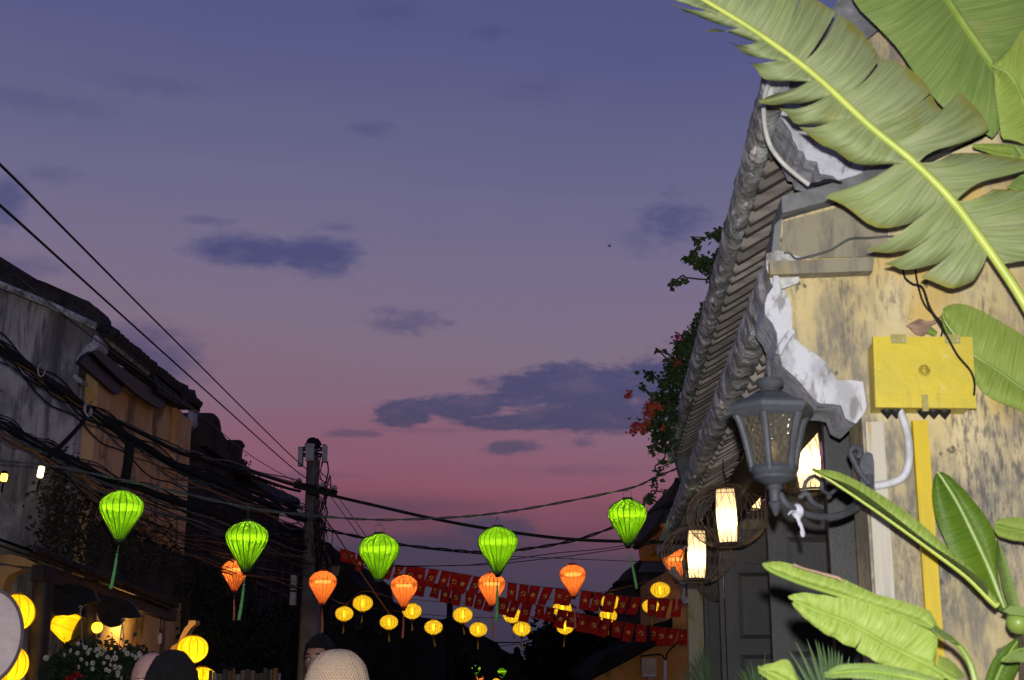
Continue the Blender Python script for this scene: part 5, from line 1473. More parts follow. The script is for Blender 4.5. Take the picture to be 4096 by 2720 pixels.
# row of pale boards behind the crowd
def board_screen():
    R = root('board_screen', 'low screen of pale and brown upright boards behind the crowd', 'screen', (at(960, 2700, 16).x, 16, 0))
    rd = random.Random(9)
    cols = [plain('board_a', (.22, .19, .15), .8), plain('board_b', (.16, .10, .06), .8), plain('board_c', (.30, .29, .28), .8), plain('board_d', (.09, .09, .05), .8), plain('board_e', (.32, .14, .05), .8)]
    x = 835
    while x < 1120:
        w = rd.uniform(9, 22)
        a = at(x, 2700, 16); b = at(x + w - 2, 2682 + rd.uniform(-10, 14), 16)
        build('board', MB().box((a.x, 16, 0), (b.x, 16.03, b.z)), rd.choice(cols), R)
        x += w
    build('back_rail', MB().box((at(835, 2700, 16).x, 16.032, 1.3), (at(1120, 2700, 16).x, 16.07, 1.38)), cols[1], R)
board_screen()
def lit_door():
    R = root('lit_shop_panel', 'narrow lit yellow panel at the foot of the utility pole', 'panel', at(1246, 2480, 21.5))
    build('frame', MB().prism([at(x, y, 21.6) for x, y in ((1222, 2420), (1236, 2420), (1266, 2500), (1262, 2508), (1222, 2500))], (0, .06, 0)), plain('panel_frame', (.12, .12, .13), .7), R)
    build('pane', MB().prism([at(x, y, 21.55) for x, y in ((1238, 2428), (1248, 2424), (1262, 2496), (1244, 2490))], (0, .03, 0)), glow('panel_lit', (1, .55, .06), .8), R)
lit_door()
# flood lamp and clip-on plugs hanging at the porch
def hanging_plug(x, y0, y1, Y, label):
    R = root('hanging_socket', label, 'lamp socket', at(x, y1, Y), 0, 'sockets hanging from the porch')
    build('cord', MB().tube([at(x + 4, y0, Y), at(x + 2, (y0 + y1) / 2, Y), at(x, y1 - 34, Y)], .006, 5), MAT['cable'], R)
    build('socket', MB().lathe([(.018, -.07), (.026, -.05), (.026, .02), (.014, .06)], 10, at(x, y1, Y)), MAT['grey_plastic'], R, False, True)
    build('socket_cap', MB().lathe([(.02, .061), (.018, .10), (.004, .115)], 10, at(x, y1, Y)), MAT['black_rubber'], R, False, True)
hanging_plug(398, 2490, 2530, 16.5, 'small white lamp socket hanging beside the second porch column')
hanging_plug(640, 2462, 2552, 17.2, 'pale lamp socket on a cord before the ochre porch wall')

def added_porch_bulb():  # unseen bulb, added to brighten the ochre porch wall
    c = at(524, 2432, 17.8)
    R = root('added_porch_bulb', 'bare warm bulb added unseen behind the porch beam to light the ochre porch wall', 'bulb', c)
    build('cord', MB().tube([c + Vector((0, 0, .07)), c + Vector((0, 0, .22))], .005, 5), MAT['cable'], R)
    build('socket', MB().lathe([(.018, .035), (.022, .04), (.02, .07), (.008, .075)], 10, c), MAT['black_rubber'], R, False, True)
    build('bulb_glass', MB().ball(c, (.028, .028, .036), 12, 8), glow('bulb_lit', (1, .70, .28), 60.0), R, False, True)
    ld = bpy.data.lights.new('added_porch_bulb_light', 'POINT'); ld.energy = 32.0; ld.color = (1, .62, .18); ld.shadow_soft_size = .03
    lo = link(bpy.data.objects.new('bulb_light', ld)); lo.parent = R; lo.location = (0, -.0, -.05)
added_porch_bulb()
# ------------------------------------------------------------------ hanging flower basket
def flower_basket():
    Y = 13.2
    R = root('flower_basket', 'hanging basket of white daisies over the crowd at the left', 'flower basket', at(480, 2720, Y))
    cl = [(250, 2660, 60), (300, 2640, 70), (360, 2640, 80), (420, 2650, 90), (480, 2660, 90), (540, 2650, 70), (230, 2690, 60), (320, 2700, 90), (400, 2710, 90), (500, 2710, 90)]
    C = [(at(x, y, Y), r / F * Y) for x, y, r in cl]
    build('foliage', leafcloud(C, 3800, .055, 61), MAT['basket_leaf'], R)
    c = at(400, 2745, Y)
    build('basket', MB().lathe([(.12, -.22), (.30, -.10), (.40, .0), (.41, .02)], 20, c), MAT['dark_wood'], R)
    for a, b in (((322, 2438), (332, 2590)), ((490, 2488), (468, 2640)), ((490, 2488), (500, 2600))):
        build('hanging_string', MB().tube([at(*a, Y), at(*b, Y)], .005, 5), MAT['string'], R)
    for x, y in ((322, 2440), (492, 2490)):
        build('hook', MB().tube(catmull([at(x - 2, y, Y), at(x + 6, y - 8, Y), at(x + 2, y - 16, Y), at(x - 6, y - 10, Y)], 4), .008, 5), MAT['string'], R, False, True)
    rd = random.Random(62)
    spots = [(256, 2620), (310, 2612), (325, 2638), (345, 2655), (372, 2652), (369, 2676), (313, 2668), (350, 2612), (360, 2600), (380, 2600), (395, 2595), (330, 2580), (312, 2574), (342, 2590), (405, 2614), (430, 2628), (442, 2640), (415, 2652), (440, 2660), (424, 2678), (436, 2684), (458, 2668), (470, 2690), (478, 2670), (458, 2610), (460, 2632), (500, 2600), (510, 2614), (528, 2620), (540, 2630), (556, 2612), (560, 2625), (555, 2648), (548, 2660), (280, 2602), (470, 2702), (484, 2714), (400, 2590), (420, 2600), (390, 2622), (184, 2632)]
    me = None
    for x, y in spots:
        if me is None:
            mb = MB()
            for q in range(12):
                a = 2 * PI * q / 12; d = Vector((math.cos(a), 0, math.sin(a))); e = Vector((-math.sin(a), 0, math.cos(a)))
                mb.add([d * .004, d * .016 + e * .0055 + Vector((0, .002, 0)), d * .024 + Vector((0, .006, 0)), d * .016 - e * .0055 + Vector((0, .002, 0))], [(0, 1, 2, 3)])
            o = build('daisy', mb, MAT['petal_white'], R, True); me = o.data
            ce = build('daisy_eye', MB().ball((0, -.003, 0), (.0085, .005, .0085), 8, 5), MAT['petal_eye'], o, True, True); me2 = ce.data
        else:
            o = link(bpy.data.objects.new('daisy', me)); o.parent = R
            ce = link(bpy.data.objects.new('daisy_eye', me2)); ce.parent = o
        p = at(x, y, Y - .33 + rd.uniform(-.05, .05))
        o.location = p - Vector(R.location)
        s = rd.uniform(.75, 1.25) * 1.05
        o.scale = (s, s, s); o.rotation_euler = (rd.uniform(-.5, .6), rd.uniform(0, 6), rd.uniform(-.7, .7))
    for x, y in ((300, 2700), (312, 2708), (290, 2712), (270, 2714), (310, 2690)):
        build('red_bow', leafcloud([(at(x, y, Y - .35), .03)], 14, .035, x), MAT['red_foil'], R)
MAT['basket_leaf'] = weathered('basket_leaf', (.035, .06, .022), [((.015, .03, .012), (1, 1, 1), 9, .4, .6, .9)], .7, None, .3)
MAT['string'] = plain('string', (.35, .33, .31), .8)
MAT['petal_white'] = plain('petal_white', (.62, .60, .54), .7)
MAT['petal_eye'] = plain('petal_eye', (.45, .30, .06), .7)
MAT['red_foil'] = plain('red_foil', (.45, .012, .012), .3, .7)
flower_basket()

# ------------------------------------------------------------------ people at the bottom edge
def skinmat(name, skin, cloth, zneck, hair=None):
    m, N, out = new_mat(name)
    sp = N.n('ShaderNodeSeparateXYZ'); N.put(sp.inputs[0], coords(N))
    v = N.noise(coords(N), 30.0, 4.0)
    sk = N.mix(N.range(v, .4, .65, 0, .5), skin[:3] + (1,), tuple(c * .8 for c in skin[:3]) + (1,))
    col = N.mix(N.math('GREATER_THAN', sp.outputs[2], zneck), cloth[:3] + (1,), sk)
    p = N.n('ShaderNodeBsdfPrincipled'); N.put(p.inputs[0], col)
    p.inputs['Roughness'].default_value = .5; p.inputs['Subsurface Weight'].default_value = .12
    p.inputs['Subsurface Radius'].default_value = (.02, .008, .004)
    b = N.n('ShaderNodeBump'); b.inputs['Strength'].default_value = .15; b.inputs['Distance'].default_value = .004
    N.put(b.inputs[3] if len(b.inputs) > 3 else b.inputs['Height'], N.noise(coords(N), 160.0, 4.0))
    N.put(p.inputs['Normal'], b.outputs[0])
    N.put(out.inputs[0], p.outputs[0])
    return m
def headfn(p):
    """ellipsoid -> head (front is -Y)"""
    x, y, z = p
    if z < 0: x *= 1 + .28 * z / .115
    if z < -.02 and y < 0: y *= 1 + .10 * (z + .02) / -.1
    fr = max(0, -y / .1)
    g = lambda cx, cz, sx, sz: math.exp(-((x - cx) / sx) ** 2 - ((z - cz) / sz) ** 2) * fr
    y -= .022 * g(0, -.022, .013, .020)           # nose tip
    y -= .012 * g(0, .0, .009, .022)              # bridge
    y += .011 * (g(.032, .004, .018, .011) + g(-.032, .004, .018, .011))   # sockets
    y -= .006 * (g(.032, .026, .024, .007) + g(-.032, .026, .024, .007))   # brows
    y -= .007 * g(0, -.062, .026, .010)           # lips
    y -= .012 * g(0, -.10, .022, .016)            # chin
    return Vector((x, y, z))
def person(label, cx, ctop, Y, yaw, height_top, skin, cloth, name='person', lean=0.0):
    """standing figure; top of the head at pixel (cx, ctop), distance Y"""
    t = at(cx, ctop, Y)
    H = t.z
    R = root(name, label, 'person', (t.x, Y, 0), yaw)
    hc = H - .118
    me = bpy.data.meshes.new('body')
    k = H / 1.70
    V = [(0, 0, .95 * k), (0, .01, 1.12 * k), (0, .01, 1.30 * k), (0, .015, 1.42 * k), (0, .0, 1.50 * k), (0, -.008, hc - .03),
         (.17, .015, 1.40 * k), (.22, .03, 1.14 * k), (.21, -.04, .92 * k), (.21, -.07, .82 * k),
         (-.17, .015, 1.40 * k), (-.22, .03, 1.14 * k), (-.21, -.04, .92 * k), (-.21, -.07, .82 * k),
         (.10, 0, .88 * k), (.11, -.01, .48 * k), (.11, .02, .08 * k), (.12, -.13, .035),
         (-.10, 0, .88 * k), (-.11, -.01, .48 * k), (-.11, .02, .08 * k), (-.12, -.13, .035)]
    E = [(0, 1), (1, 2), (2, 3), (3, 4), (4, 5), (3, 6), (6, 7), (7, 8), (8, 9), (3, 10), (10, 11), (11, 12), (12, 13), (0, 14), (14, 15), (15, 16), (16, 17), (0, 18), (18, 19), (19, 20), (20, 21)]
    rad = [.15, .14, .15, .12, .055, .05, .065, .045, .034, .03, .065, .045, .034, .03, .09, .06, .042, .04, .09, .06, .042, .04]
    me.from_pydata(V, E, [])
    tmp = link(bpy.data.objects.new('tmp_body', me))
    md = tmp.modifiers.new('skin', 'SKIN'); md.use_smooth_shade = True
    for i, r in enumerate(rad):
        me.skin_vertices[0].data[i].radius = (r, r * .8 if i < 4 else r)
    me.skin_vertices[0].data[0].use_root = True
    tmp.modifiers.new('sub', 'SUBSURF').levels = 1
    dg = bpy.context.evaluated_depsgraph_get()
    em = bpy.data.meshes.new_from_object(tmp.evaluated_get(dg))
    bpy.data.objects.remove(tmp)
    head = MB().ball((0, 0, hc), (.077, .098, .118), 40, 30, headfn)
    for s in (-1, 1):
        head.ball((s * .078, .012, hc - .005), (.009, .020, .031), 10, 8)
        # hand: palm and five curled fingers
        hx, hy, hz = s * .21, -.075, .80 * k
        head.ball((hx, hy, hz - .03), (.018, .04, .05), 10, 8)
        for f in range(4):
            y0 = hy - .028 + f * .018; L = (.062, .075, .07, .055)[f]
            head.tube([(hx, y0, hz - .06), (hx - s * .004, y0 - .004, hz - .06 - L * .5), (hx - s * .02, y0 - .006, hz - .06 - L * .95)], [.0095, .0085, .0065], 7)
        head.tube([(hx, hy - .035, hz - .02), (hx - s * .012, hy - .06, hz - .045), (hx - s * .02, hy - .062, hz - .075)], [.011, .010, .007], 7)
    n0 = len(em.vertices)
    vs = [tuple(v.co) for v in em.vertices] + head.v
    fs = [tuple(p.vertices) for p in em.polygons] + [tuple(i + n0 for i in f) for f in head.f]
    bm = bpy.data.meshes.new('body'); bm.from_pydata(vs, [], fs); bm.shade_smooth()
    bm.materials.append(skinmat('skin_' + label[:12], skin, cloth, 1.455 * k))
    o = link(bpy.data.objects.new('body', bm)); o.parent = R
    rm = o.modifiers.new('remesh', 'REMESH'); rm.mode = 'VOXEL'; rm.voxel_size = .0055; rm.use_smooth_shade = True
    sm = o.modifiers.new('smooth', 'CORRECTIVE_SMOOTH') if False else None
    return R, hc
def eyes(R, hc):
    for s in (-1, 1):
        e = build('eye', MB().ball((s * .032, -.0790, hc + .003), (.0125, .0100, .0085), 14, 10), MAT['eye_white'], R, True, True)
        build('iris', MB().ball((s * .032 - .003, -.0865, hc + .003), (.0058, .0035, .0058), 12, 8), MAT['iris'], e, True, True)
        build('eyelid', MB().tube([(s * .032 - .016, -.080, hc + .004), (s * .032 - .008, -.0895, hc + .0115), (s * .032 + .006, -.0895, hc + .012), (s * .032 + .016, -.080, hc + .005)], .0028, 6), MAT['hair_black'], e, True, True)
        build('eyebrow', MB().tube(catmull([(s * .032 - .022, -.090, hc + .024), (s * .032 - .004, -.0965, hc + .032), (s * .032 + .022, -.088, hc + .026)], 4), [.002, .003, .0042, .0046, .005, .0046, .004, .003, .002], 6), MAT['hair_black'], R, True, True)
MAT['eye_white'] = plain('eye_white', (.62, .58, .55), .15, .6)
MAT['iris'] = plain('iris', (.02, .012, .008), .1, .8)
MAT['hair_black'] = weathered('hair_black', (.008, .007, .007), [((.02, .018, .017), (90, 12, 12), 2, .55, .7, .8)], .6, (160, .9, .02), .25)
def haircap(R, hc, top=.010, low=-.02, front=.055, sc_=1.05, mess=.006, seed=0):
    """hair as a shell round the skull, open at the face"""
    mb = MB(); n, m = 48, 26; rows = []
    for i in range(m + 1):
        th = PI * .74 * i / m
        row = []
        for k in range(n + 1):
            a = 2 * PI * k / n
            d = Vector((math.sin(th) * math.cos(a), math.sin(th) * math.sin(a), math.cos(th)))
            f = max(0.0, -d.y)
            lim = front if f > .45 and abs(d.x) < .75 else low
            p = Vector((d.x * .077, d.y * .098, d.z * .118)) * sc_
            if p.z < lim: p = Vector((p.x, p.y, lim + (p.z - lim) * .05)) * (.97)
            w = mess * mnoise.noise(Vector((d.x * 9 + seed, d.y * 9, d.z * 5)))
            row.append(p + d * (w + top * max(0, d.z)) + Vector((0, 0, hc)))
        rows.append(row)
    mb.grid(rows)
    build('hair', mb, MAT['hair_black'], R, True, True, 180)
# dark haired man looking at the camera, half hidden
R1, h1 = person('dark haired man facing us, half hidden behind the knitted hat', 1283, 2550, 7.5, -.28, 0, (.30, .16, .105), (.02, .02, .022))
eyes(R1, h1); haircap(R1, h1, .012, .0, .070, 1.055, .008, 3)
# person in the knitted hat
R2, h2 = person('person wearing a beige knitted hat, seen from behind at the bottom edge', 1352, 2612, 5.3, PI - .1, 0, (.42, .27, .19), (.07, .07, .08))
def knit_hat(R, hc):
    m, N, out = new_mat('beige_knit')
    wv = N.n('ShaderNodeVectorMath', operation='MULTIPLY_ADD')
    nt = N.n('ShaderNodeTexNoise'); N.put(nt.inputs[0], coords(N)); nt.inputs['Scale'].default_value = 38.0
    N.put(wv.inputs[0], nt.outputs['Color']); wv.inputs[1].default_value = (.016, .03, 0); N.put(wv.inputs[2], coords(N, 'UV'))
    sp = N.n('ShaderNodeSeparateXYZ'); N.put(sp.inputs[0], wv.outputs[0])
    rowsn = N.math('SINE', N.math('MULTIPLY', sp.outputs[1], 2 * PI * 26))
    off = N.math('MULTIPLY', N.math('FLOOR', N.math('MULTIPLY', sp.outputs[1], 26.0)), .5)
    st = N.math('SINE', N.math('MULTIPLY', N.math('ADD', N.math('MULTIPLY', sp.outputs[0], 60.0), off), 2 * PI))
    hgt = N.math('ADD', N.math('MULTIPLY', rowsn, .35), N.math('MULTIPLY', st, .55))
    nz = N.noise(coords(N), 220.0, 3.0)
    hgt = N.math('ADD', hgt, N.math('MULTIPLY', nz, .8))
    col = N.mix(N.range(hgt, -1.0, 1.2), (.42, .27, .16, 1), (.82, .58, .38, 1))
    p = N.n('ShaderNodeBsdfPrincipled'); N.put(p.inputs[0], col); p.inputs['Roughness'].default_value = .95
    p.inputs['Sheen Weight'].default_value = .3
    b = N.n('ShaderNodeBump'); b.inputs['Strength'].default_value = .8; b.inputs['Distance'].default_value = .004
    N.put(b.inputs['Height'], hgt); N.put(p.inputs['Normal'], b.outputs[0]); N.put(out.inputs[0], p.outputs[0])
    mb = MB(); n, q = 96, 40; rows = []; uvs = []
    for i in range(q + 1):
        u = i / q; th = PI * .5 * min(u * 1.15, 1.0)
        row = []; uvr = []
        drop = max(0, u - .87) * .55
        for k in range(n + 1):
            a = 2 * PI * k / n
            r = math.sin(th) ** .86 * (1 + .06 * max(0, u - .5))
            bump = .0005 * math.sin(u * 2 * PI * 26) + .0022 * mnoise.noise(Vector((math.cos(a) * 4, math.sin(a) * 4, u * 5)))
            row.append(Vector(((.122 * r + bump) * math.cos(a), (.128 * r + bump) * math.sin(a), hc - .01 + .142 * math.cos(th) ** .9 - drop - .0 + bump)))
            uvr.append((k / n, u))
        rows.append(row); uvs.append(uvr)
    mb.grid(rows, uvs)
    build('knitted_hat', mb, m, R, True, True, 180, True)
knit_hat(R2, h2)
# bald man and black haired person
R3, h3 = person('bald man with glasses at the bottom left, beside the flowers', 612, 2610, 6.3, 1.15, 0, (.46, .27, .22), (.05, .05, .06))
g = MB()
for s in (-1, 1): g.tube([(s * .034 + .022 * math.cos(q * PI / 8), -.103, h3 + .002 + .018 * math.sin(q * PI / 8)) for q in range(17)], .0022, 5)
for s in (-1, 1): g.tube([(s * .056, -.101, h3 + .006), (s * .082, -.04, h3 + .008), (s * .088, .015, h3 + .004)], .002, 5)
build('glasses', g, MAT['black_rubber'], R3, True, True)
R4, h4 = person('black haired person seen from behind at the bottom left', 690, 2652, 5.0, PI + .2, 0, (.3, .2, .15), (.03, .03, .04))
haircap(R4, h4, .02, -.16, -.16, 1.22, .010, 8)
# wide pale sun hat at the left edge
R5, h5 = person('person outside the left edge under a wide pale sun hat', -150, 2500, 5.0, PI, 0, (.4, .27, .2), (.2, .2, .22))
def sun_hat():
    c = at(-66, 2545, 5.0)
    R = root('sun_hat', 'pale mauve round sun hat with a dark rim at the left edge', 'hat', c)
    Mx = Matrix.Rotation(math.radians(78), 3, 'X') @ Matrix.Identity(3)
    Mx = Matrix.Rotation(math.radians(14), 3, 'Z') @ Mx
    rr = .132
    prof = [(.001, .014), (.05, .012), (.09, .006), (.115, 0), (rr * .96, -.006)]
    sx = Matrix.Diagonal((1.0, 1.35, 1.0))
    mk = plain('hat_felt', (.40, .33, .33), .9, .2, 0, .12, 30)
    build('brim', MB().lathe([(r, z) for r, z in prof[::-1]], 48, c, 0, 0, Mx @ sx), mk, R, False, True)
    build('rim', MB().tube([c + Mx @ sx @ Vector((rr * math.cos(q * PI / 24), rr * math.sin(q * PI / 24), -.006)) for q in range(49)], .0065, 8), plain('hat_rim', (.07, .055, .06), .8), R, False, True)
sun_hat()

# ------------------------------------------------------------------ banana leaves
MAT['leaf_pale'] = leafmat('leaf_pale', (.235, .28, .12), (.205, .26, .075), (.31, .35, .18), .6, .12, 45, .8, (.22, .20, .02))
MAT['leaf_mid'] = leafmat('leaf_mid', (.19, .28, .065), (.155, .24, .05), (.25, .33, .10), .55, .12, 50, .65, (.26, .20, .05), .98)
MAT['leaf_bright'] = leafmat('leaf_bright', (.26, .36, .055), (.21, .31, .04), (.36, .43, .12), .55, .12, 60, .75, (.30, .20, .07), .97)
MAT['leaf_dark'] = leafmat('leaf_dark', (.075, .15, .012), (.11, .19, .012), (.13, .22, .02), .45, .12, 50, .6)
MAT['leaf_brown'] = plain('leaf_brown', (.34, .22, .15), .8)
MAT['midrib'] = weathered('midrib', (.46, .52, .10), [((.38, .46, .08), (1, 1, 1), 8, .4, .6, .8), ((.3, .2, .05), (1, 1, 1), 30, .66, .74, .6)], .4, None, .4)
MAT['midrib_green'] = weathered('midrib_green', (.24, .33, .06), [((.17, .25, .04), (1, 1, 1), 8, .4, .6, .8)], .4, None, .4)

def along(pts, n, u0=0.0, u1=1.0):
    P = resample(catmull(pts, 8), 200)
    return [P[min(199, int(round((u0 + (u1 - u0) * i / (n - 1)) * 199)))] for i in range(n)]
def blade(inner, outer, mat, parent, name='blade', bulge=.02, wave=.006, u0=0., u1=1., n=22, m=9, seed=0.0, gap=0.0):
    """surface between two 3-D curves, bulging towards the camera"""
    I = resample(inner, 101); Oo = resample(outer, 101)
    rows = []; uvs = []
    for i in range(n):
        row = []; uvr = []
        for j in range(m):
            v = j / (m - 1)
            q = int(round(100 * i / (n - 1) * (1 - gap * math.sin(PI * v * .62) / .93)))
            p = I[q].lerp(Oo[q], v)
            out = -p.normalized()
            p = p + out * (bulge * math.sin(PI * v * .9) + wave * 2.5 * v * mnoise.noise(Vector((i * .35 + seed * 5, v * 1.2, seed))))
            row.append(p); uvr.append((u0 + (u1 - u0) * i / (n - 1), v))
        rows.append(row); uvs.append(uvr)
    return build(name, MB().grid(rows, uvs), mat, parent, False, True, 180, True)
def px3(pts, Y):
    """pixel list to points; each item (x, y[, dY])"""
    return [at(p[0], p[1], Y + (p[2] if len(p) > 2 else 0)) for p in pts]
def leafthing(parent, mid, sides, Y, mat, ribmat, ribr=(.010, .005), n=24, bulge=.02):
    """one leaf: part 'leaf' (the midrib) with blade sub-parts"""
    M_ = catmull(px3(mid, Y), 8)
    k = len(M_)
    rib = build('leaf', MB().tube([p + (-p.normalized()) * .004 for p in M_], [ribr[0] + (ribr[1] - ribr[0]) * i / (k - 1) for i in range(k)], 8), ribmat, parent, False, True)
    for s, (u0, u1, outl) in enumerate(sides):
        inner = along(px3(mid, Y), 20, u0, u1)
        blade(inner, catmull(px3(outl, Y), 5), mat, rib, 'blade', bulge, .004, u0, u1, n, 9, s * 1.7)
    return rib

# the tall plant: its stem stands right of the frame
tall = root('banana_plant', 'tall banana plant at the right with a big torn leaf across the top', 'banana plant', (2.35, 3.3, 0))
build('stem', MB().tube([(2.35, 3.3, 0), (2.30, 3.25, 1.2), (2.2, 3.15, 2.0), (2.1, 3.05, 2.3)], [.11, .10, .075, .05], 12), MAT['midrib_green'], tall, False, True)
# second big leaf behind, upper right
Y2 = 3.78
mid2 = [(4010, 330), (3965, 252), (3880, 130), (3793, 0), (3700, -140), (3600, -300)]
leafthing(tall, mid2, [(0, .98, [(4000, 470), (3985, 545), (3940, 530), (3830, 478), (3700, 345), (3590, 190), (3500, 95), (3420, 10), (3400, -100), (3500, -280)]),
                       (0.12, .98, [(3985, 245), (4060, 180), (4150, 60), (4150, -60), (4000, -200), (3620, -310)])], Y2, MAT['leaf_mid'], MAT['midrib_green'], (.014, .010), 26, .03)
# right edge leaves of it, turned towards us
Y3 = 3.62
leafthing(tall, [(4180, 640), (4100, 420), (4040, 300), (3968, 262)], [(0, 1, [(4130, 580), (4050, 560), (4008, 552), (3996, 480), (3982, 380), (3972, 290)]), (0.2, 1, [(4200, 380), (4150, 180), (4100, 105), (4040, 195), (3980, 250)])], Y3, MAT['leaf_bright'], MAT['midrib_green'], (.008, .004), 18, .012)
leafthing(tall, [(4200, 800), (4120, 660), (4060, 580)], [(0, 1, [(4150, 780), (4070, 690), (4046, 620), (4050, 578)]), (0, 1, [(4250, 760), (4200, 640), (4070, 575)])], 3.8, MAT['leaf_mid'], MAT['midrib_green'], (.006, .003), 12, .01)
leafthing(tall, [(4180, 620), (4040, 605), (3890, 580)], [(0, 1, [(4150, 650), (4000, 625), (3892, 590)]), (0, 1, [(4150, 590), (4020, 575), (3895, 572)])], 3.8, MAT['leaf_bright'], MAT['midrib_green'], (.004, .002), 12, .01)
leafthing(tall, [(4180, 790), (4080, 760), (4030, 745)], [(0, 1, [(4150, 840), (4090, 800), (4035, 752)]), (0, 1, [(4180, 740), (4090, 700), (4040, 735)])], 3.8, MAT['leaf_mid'], MAT['midrib_green'], (.004, .002), 12, .01)
# the big torn leaf
YB = 3.45
mid = [(4230, 1450), (4091, 1200), (3992, 1049), (3900, 920), (3805, 795), (3653, 643), (3479, 500), (3296, 330), (3174, 230), (2998, 107), (2822, 0), (2700, -75), (2600, -140)]
Mb = px3(mid, YB); Mc = resample(catmull(Mb, 8), 400)
def rib_u(px):   # midrib parameter at a pixel x
    best = min(range(400), key=lambda i: abs((Mc[i].x / ray(px, 600).x * 0 + Mc[i].x) - at(px, 0, 1).x * 0 - 0) if False else abs(proj(Mc[i]) - px))
    return best / 399
def proj(p):
    c, s = math.cos(PITCH), math.sin(PITCH)
    d = p - Vector((0, 0, EYE))
    return 2048 + F * d.x / (d.y * c + d.z * s)
big = build('torn_leaf', MB().tube([p + (-p.normalized()) * .006 for p in Mc[::8]], [.0140 - .0080 * i / 49 for i in range(50)], 10), MAT['midrib'], tall, False, True)
LEFT = [  # midrib px from, to ; outer edge from lower to upper end
    (3956, 3893, [(3915, 1085), (3890, 1120), (3845, 1142), (3790, 1146), (3730, 1120), (3680, 1105), (3720, 1085)]),
    (3893, 3846, [(3870, 995), (3740, 1050), (3620, 1074), (3570, 1058), (3534, 1050), (3570, 1030)]),
    (3846, 3788, [(3820, 920), (3700, 975), (3560, 1003), (3500, 1000), (3455, 985), (3480, 965)]),
    (3788, 3620, [(3770, 840), (3640, 890), (3530, 908), (3470, 890), (3420, 850), (3370, 815), (3300, 785), (3312, 772), (3420, 735)]),
    (3620, 3405, [(3600, 648), (3470, 655), (3400, 640), (3340, 595), (3290, 575), (3240, 540), (3200, 505), (3178, 486), (3200, 478)]),
    (3405, 3340, [(3385, 470), (3290, 492), (3185, 487), (3150, 452), (3110, 424), (3085, 414)]),
    (3340, 3262, [(3325, 380), (3230, 405), (3120, 414), (3060, 412), (3028, 404), (3050, 392), (3090, 374), (3140, 358)]),
    (3262, 3160, [(3240, 316), (3160, 318), (3090, 318), (3050, 305), (3025, 268), (3000, 247), (2956, 240), (2985, 236)]),
    (3160, 3060, [(3130, 226), (3060, 224), (3000, 216), (2965, 198), (2940, 176), (2925, 164), (2900, 159), (2930, 158)]),
    (3060, 2985, [(3030, 166), (2980, 150), (2930, 132), (2890, 118), (2850, 112), (2812, 124), (2840, 112)]),
    (2985, 2880, [(2960, 108), (2910, 98), (2860, 86), (2810, 68), (2770, 52), (2745, 46), (2720, 28), (2676, 12), (2720, 14)]),
    (2880, 2780, [(2860, 42), (2800, 18), (2740, 2), (2700, -10), (2640, -30), (2620, -60)]),
    (2780, 2640, [(2740, -20), (2680, -40), (2620, -70), (2580, -110), (2560, -130)])]
RIGHT = [
    (3992, 3810, [(4060, 1030), (4150, 1030), (4300, 1000), (4300, 850), (4200, 770), (4050, 755), (3930, 755)]),
    (3805, 3655, [(3850, 760), (3950, 700), (4060, 672), (4140, 668), (4180, 640), (4100, 632), (3980, 615), (3860, 606), (3760, 612)]),
    (3655, 3560, [(3690, 612), (3750, 568), (3850, 537), (3952, 522), (3940, 470), (3900, 420), (3850, 372), (3838, 362), (3800, 400), (3776, 434)]),
    (3565, 3490, [(3775, 438), (3750, 420), (3722, 368)]),
    (3495, 3358, [(3722, 366), (3715, 345), (3680, 305), (3625, 262), (3560, 236), (3518, 234)]),
    (3362, 3205, [(3516, 232), (3500, 190), (3460, 140), (3440, 112), (3400, 80), (3345, 44)]),
    (3210, 3110, [(3343, 44), (3300, 16), (3240, -20), (3210, -50)]),
    (3115, 2960, [(3210, -50), (3200, -100), (3150, -130), (3060, -150)]),
    (2965, 2680, [(3060, -150), (2960, -180), (2850, -190), (2720, -170)])]
for si, (side, sgn) in enumerate(((LEFT, 1), (RIGHT, -1))):
    for k_, (a, b, o_) in enumerate(side):
        ua, ub = rib_u(a), rib_u(b)
        inner = [Mc[int(round((ua + (ub - ua) * i / 11) * 399))] for i in range(12)]
        dy = .05 * ((k_ * 37 % 7) / 7 - .5) + (.06 if sgn > 0 else .04)
        outer = catmull([at(x, y, YB + dy * (1.0)) for x, y in o_], 5)
        blade(inner, outer, MAT['leaf_pale'], big, 'blade_strip', .028 + .012 * (k_ % 3), .004, ua * 3, ub * 3, 16, 9, k_, .10 if sgn > 0 else .05)
# leaf lying along the wall, right of the box
lh = leafthing(tall, [(4230, 1640), (4096, 1555), (3990, 1480), (3880, 1405), (3790, 1300), (3768, 1250)],
          [(0, 1, [(4230, 1750), (4096, 1648), (3965, 1590), (3905, 1535), (3890, 1482), (3840, 1420), (3800, 1370), (3770, 1300), (3762, 1262)]),
           (0, 1, [(4230, 1440), (4096, 1342), (4000, 1280), (3900, 1228), (3840, 1211), (3800, 1214), (3772, 1232)])], 4.06, MAT['leaf_mid2'] if 'leaf_mid2' in MAT else MAT['leaf_bright'], MAT['midrib_green'], (.007, .003), 22, .02)
blade(px3([(3770, 1255), (3730, 1300), (3700, 1340)], 4.05), px3([(3740, 1290), (3680, 1275), (3620, 1296), (3660, 1330)], 4.05), MAT['leaf_brown'], lh, 'dry_tip', .02, .01, n=12, m=6)
blade(px3([(3630, 1300), (3680, 1325), (3735, 1345)], 4.07), px3([(3640, 1290), (3700, 1285), (3750, 1325)], 4.07), MAT['leaf_bright'], lh, 'curled_tip', .015, .005, n=12, m=6)

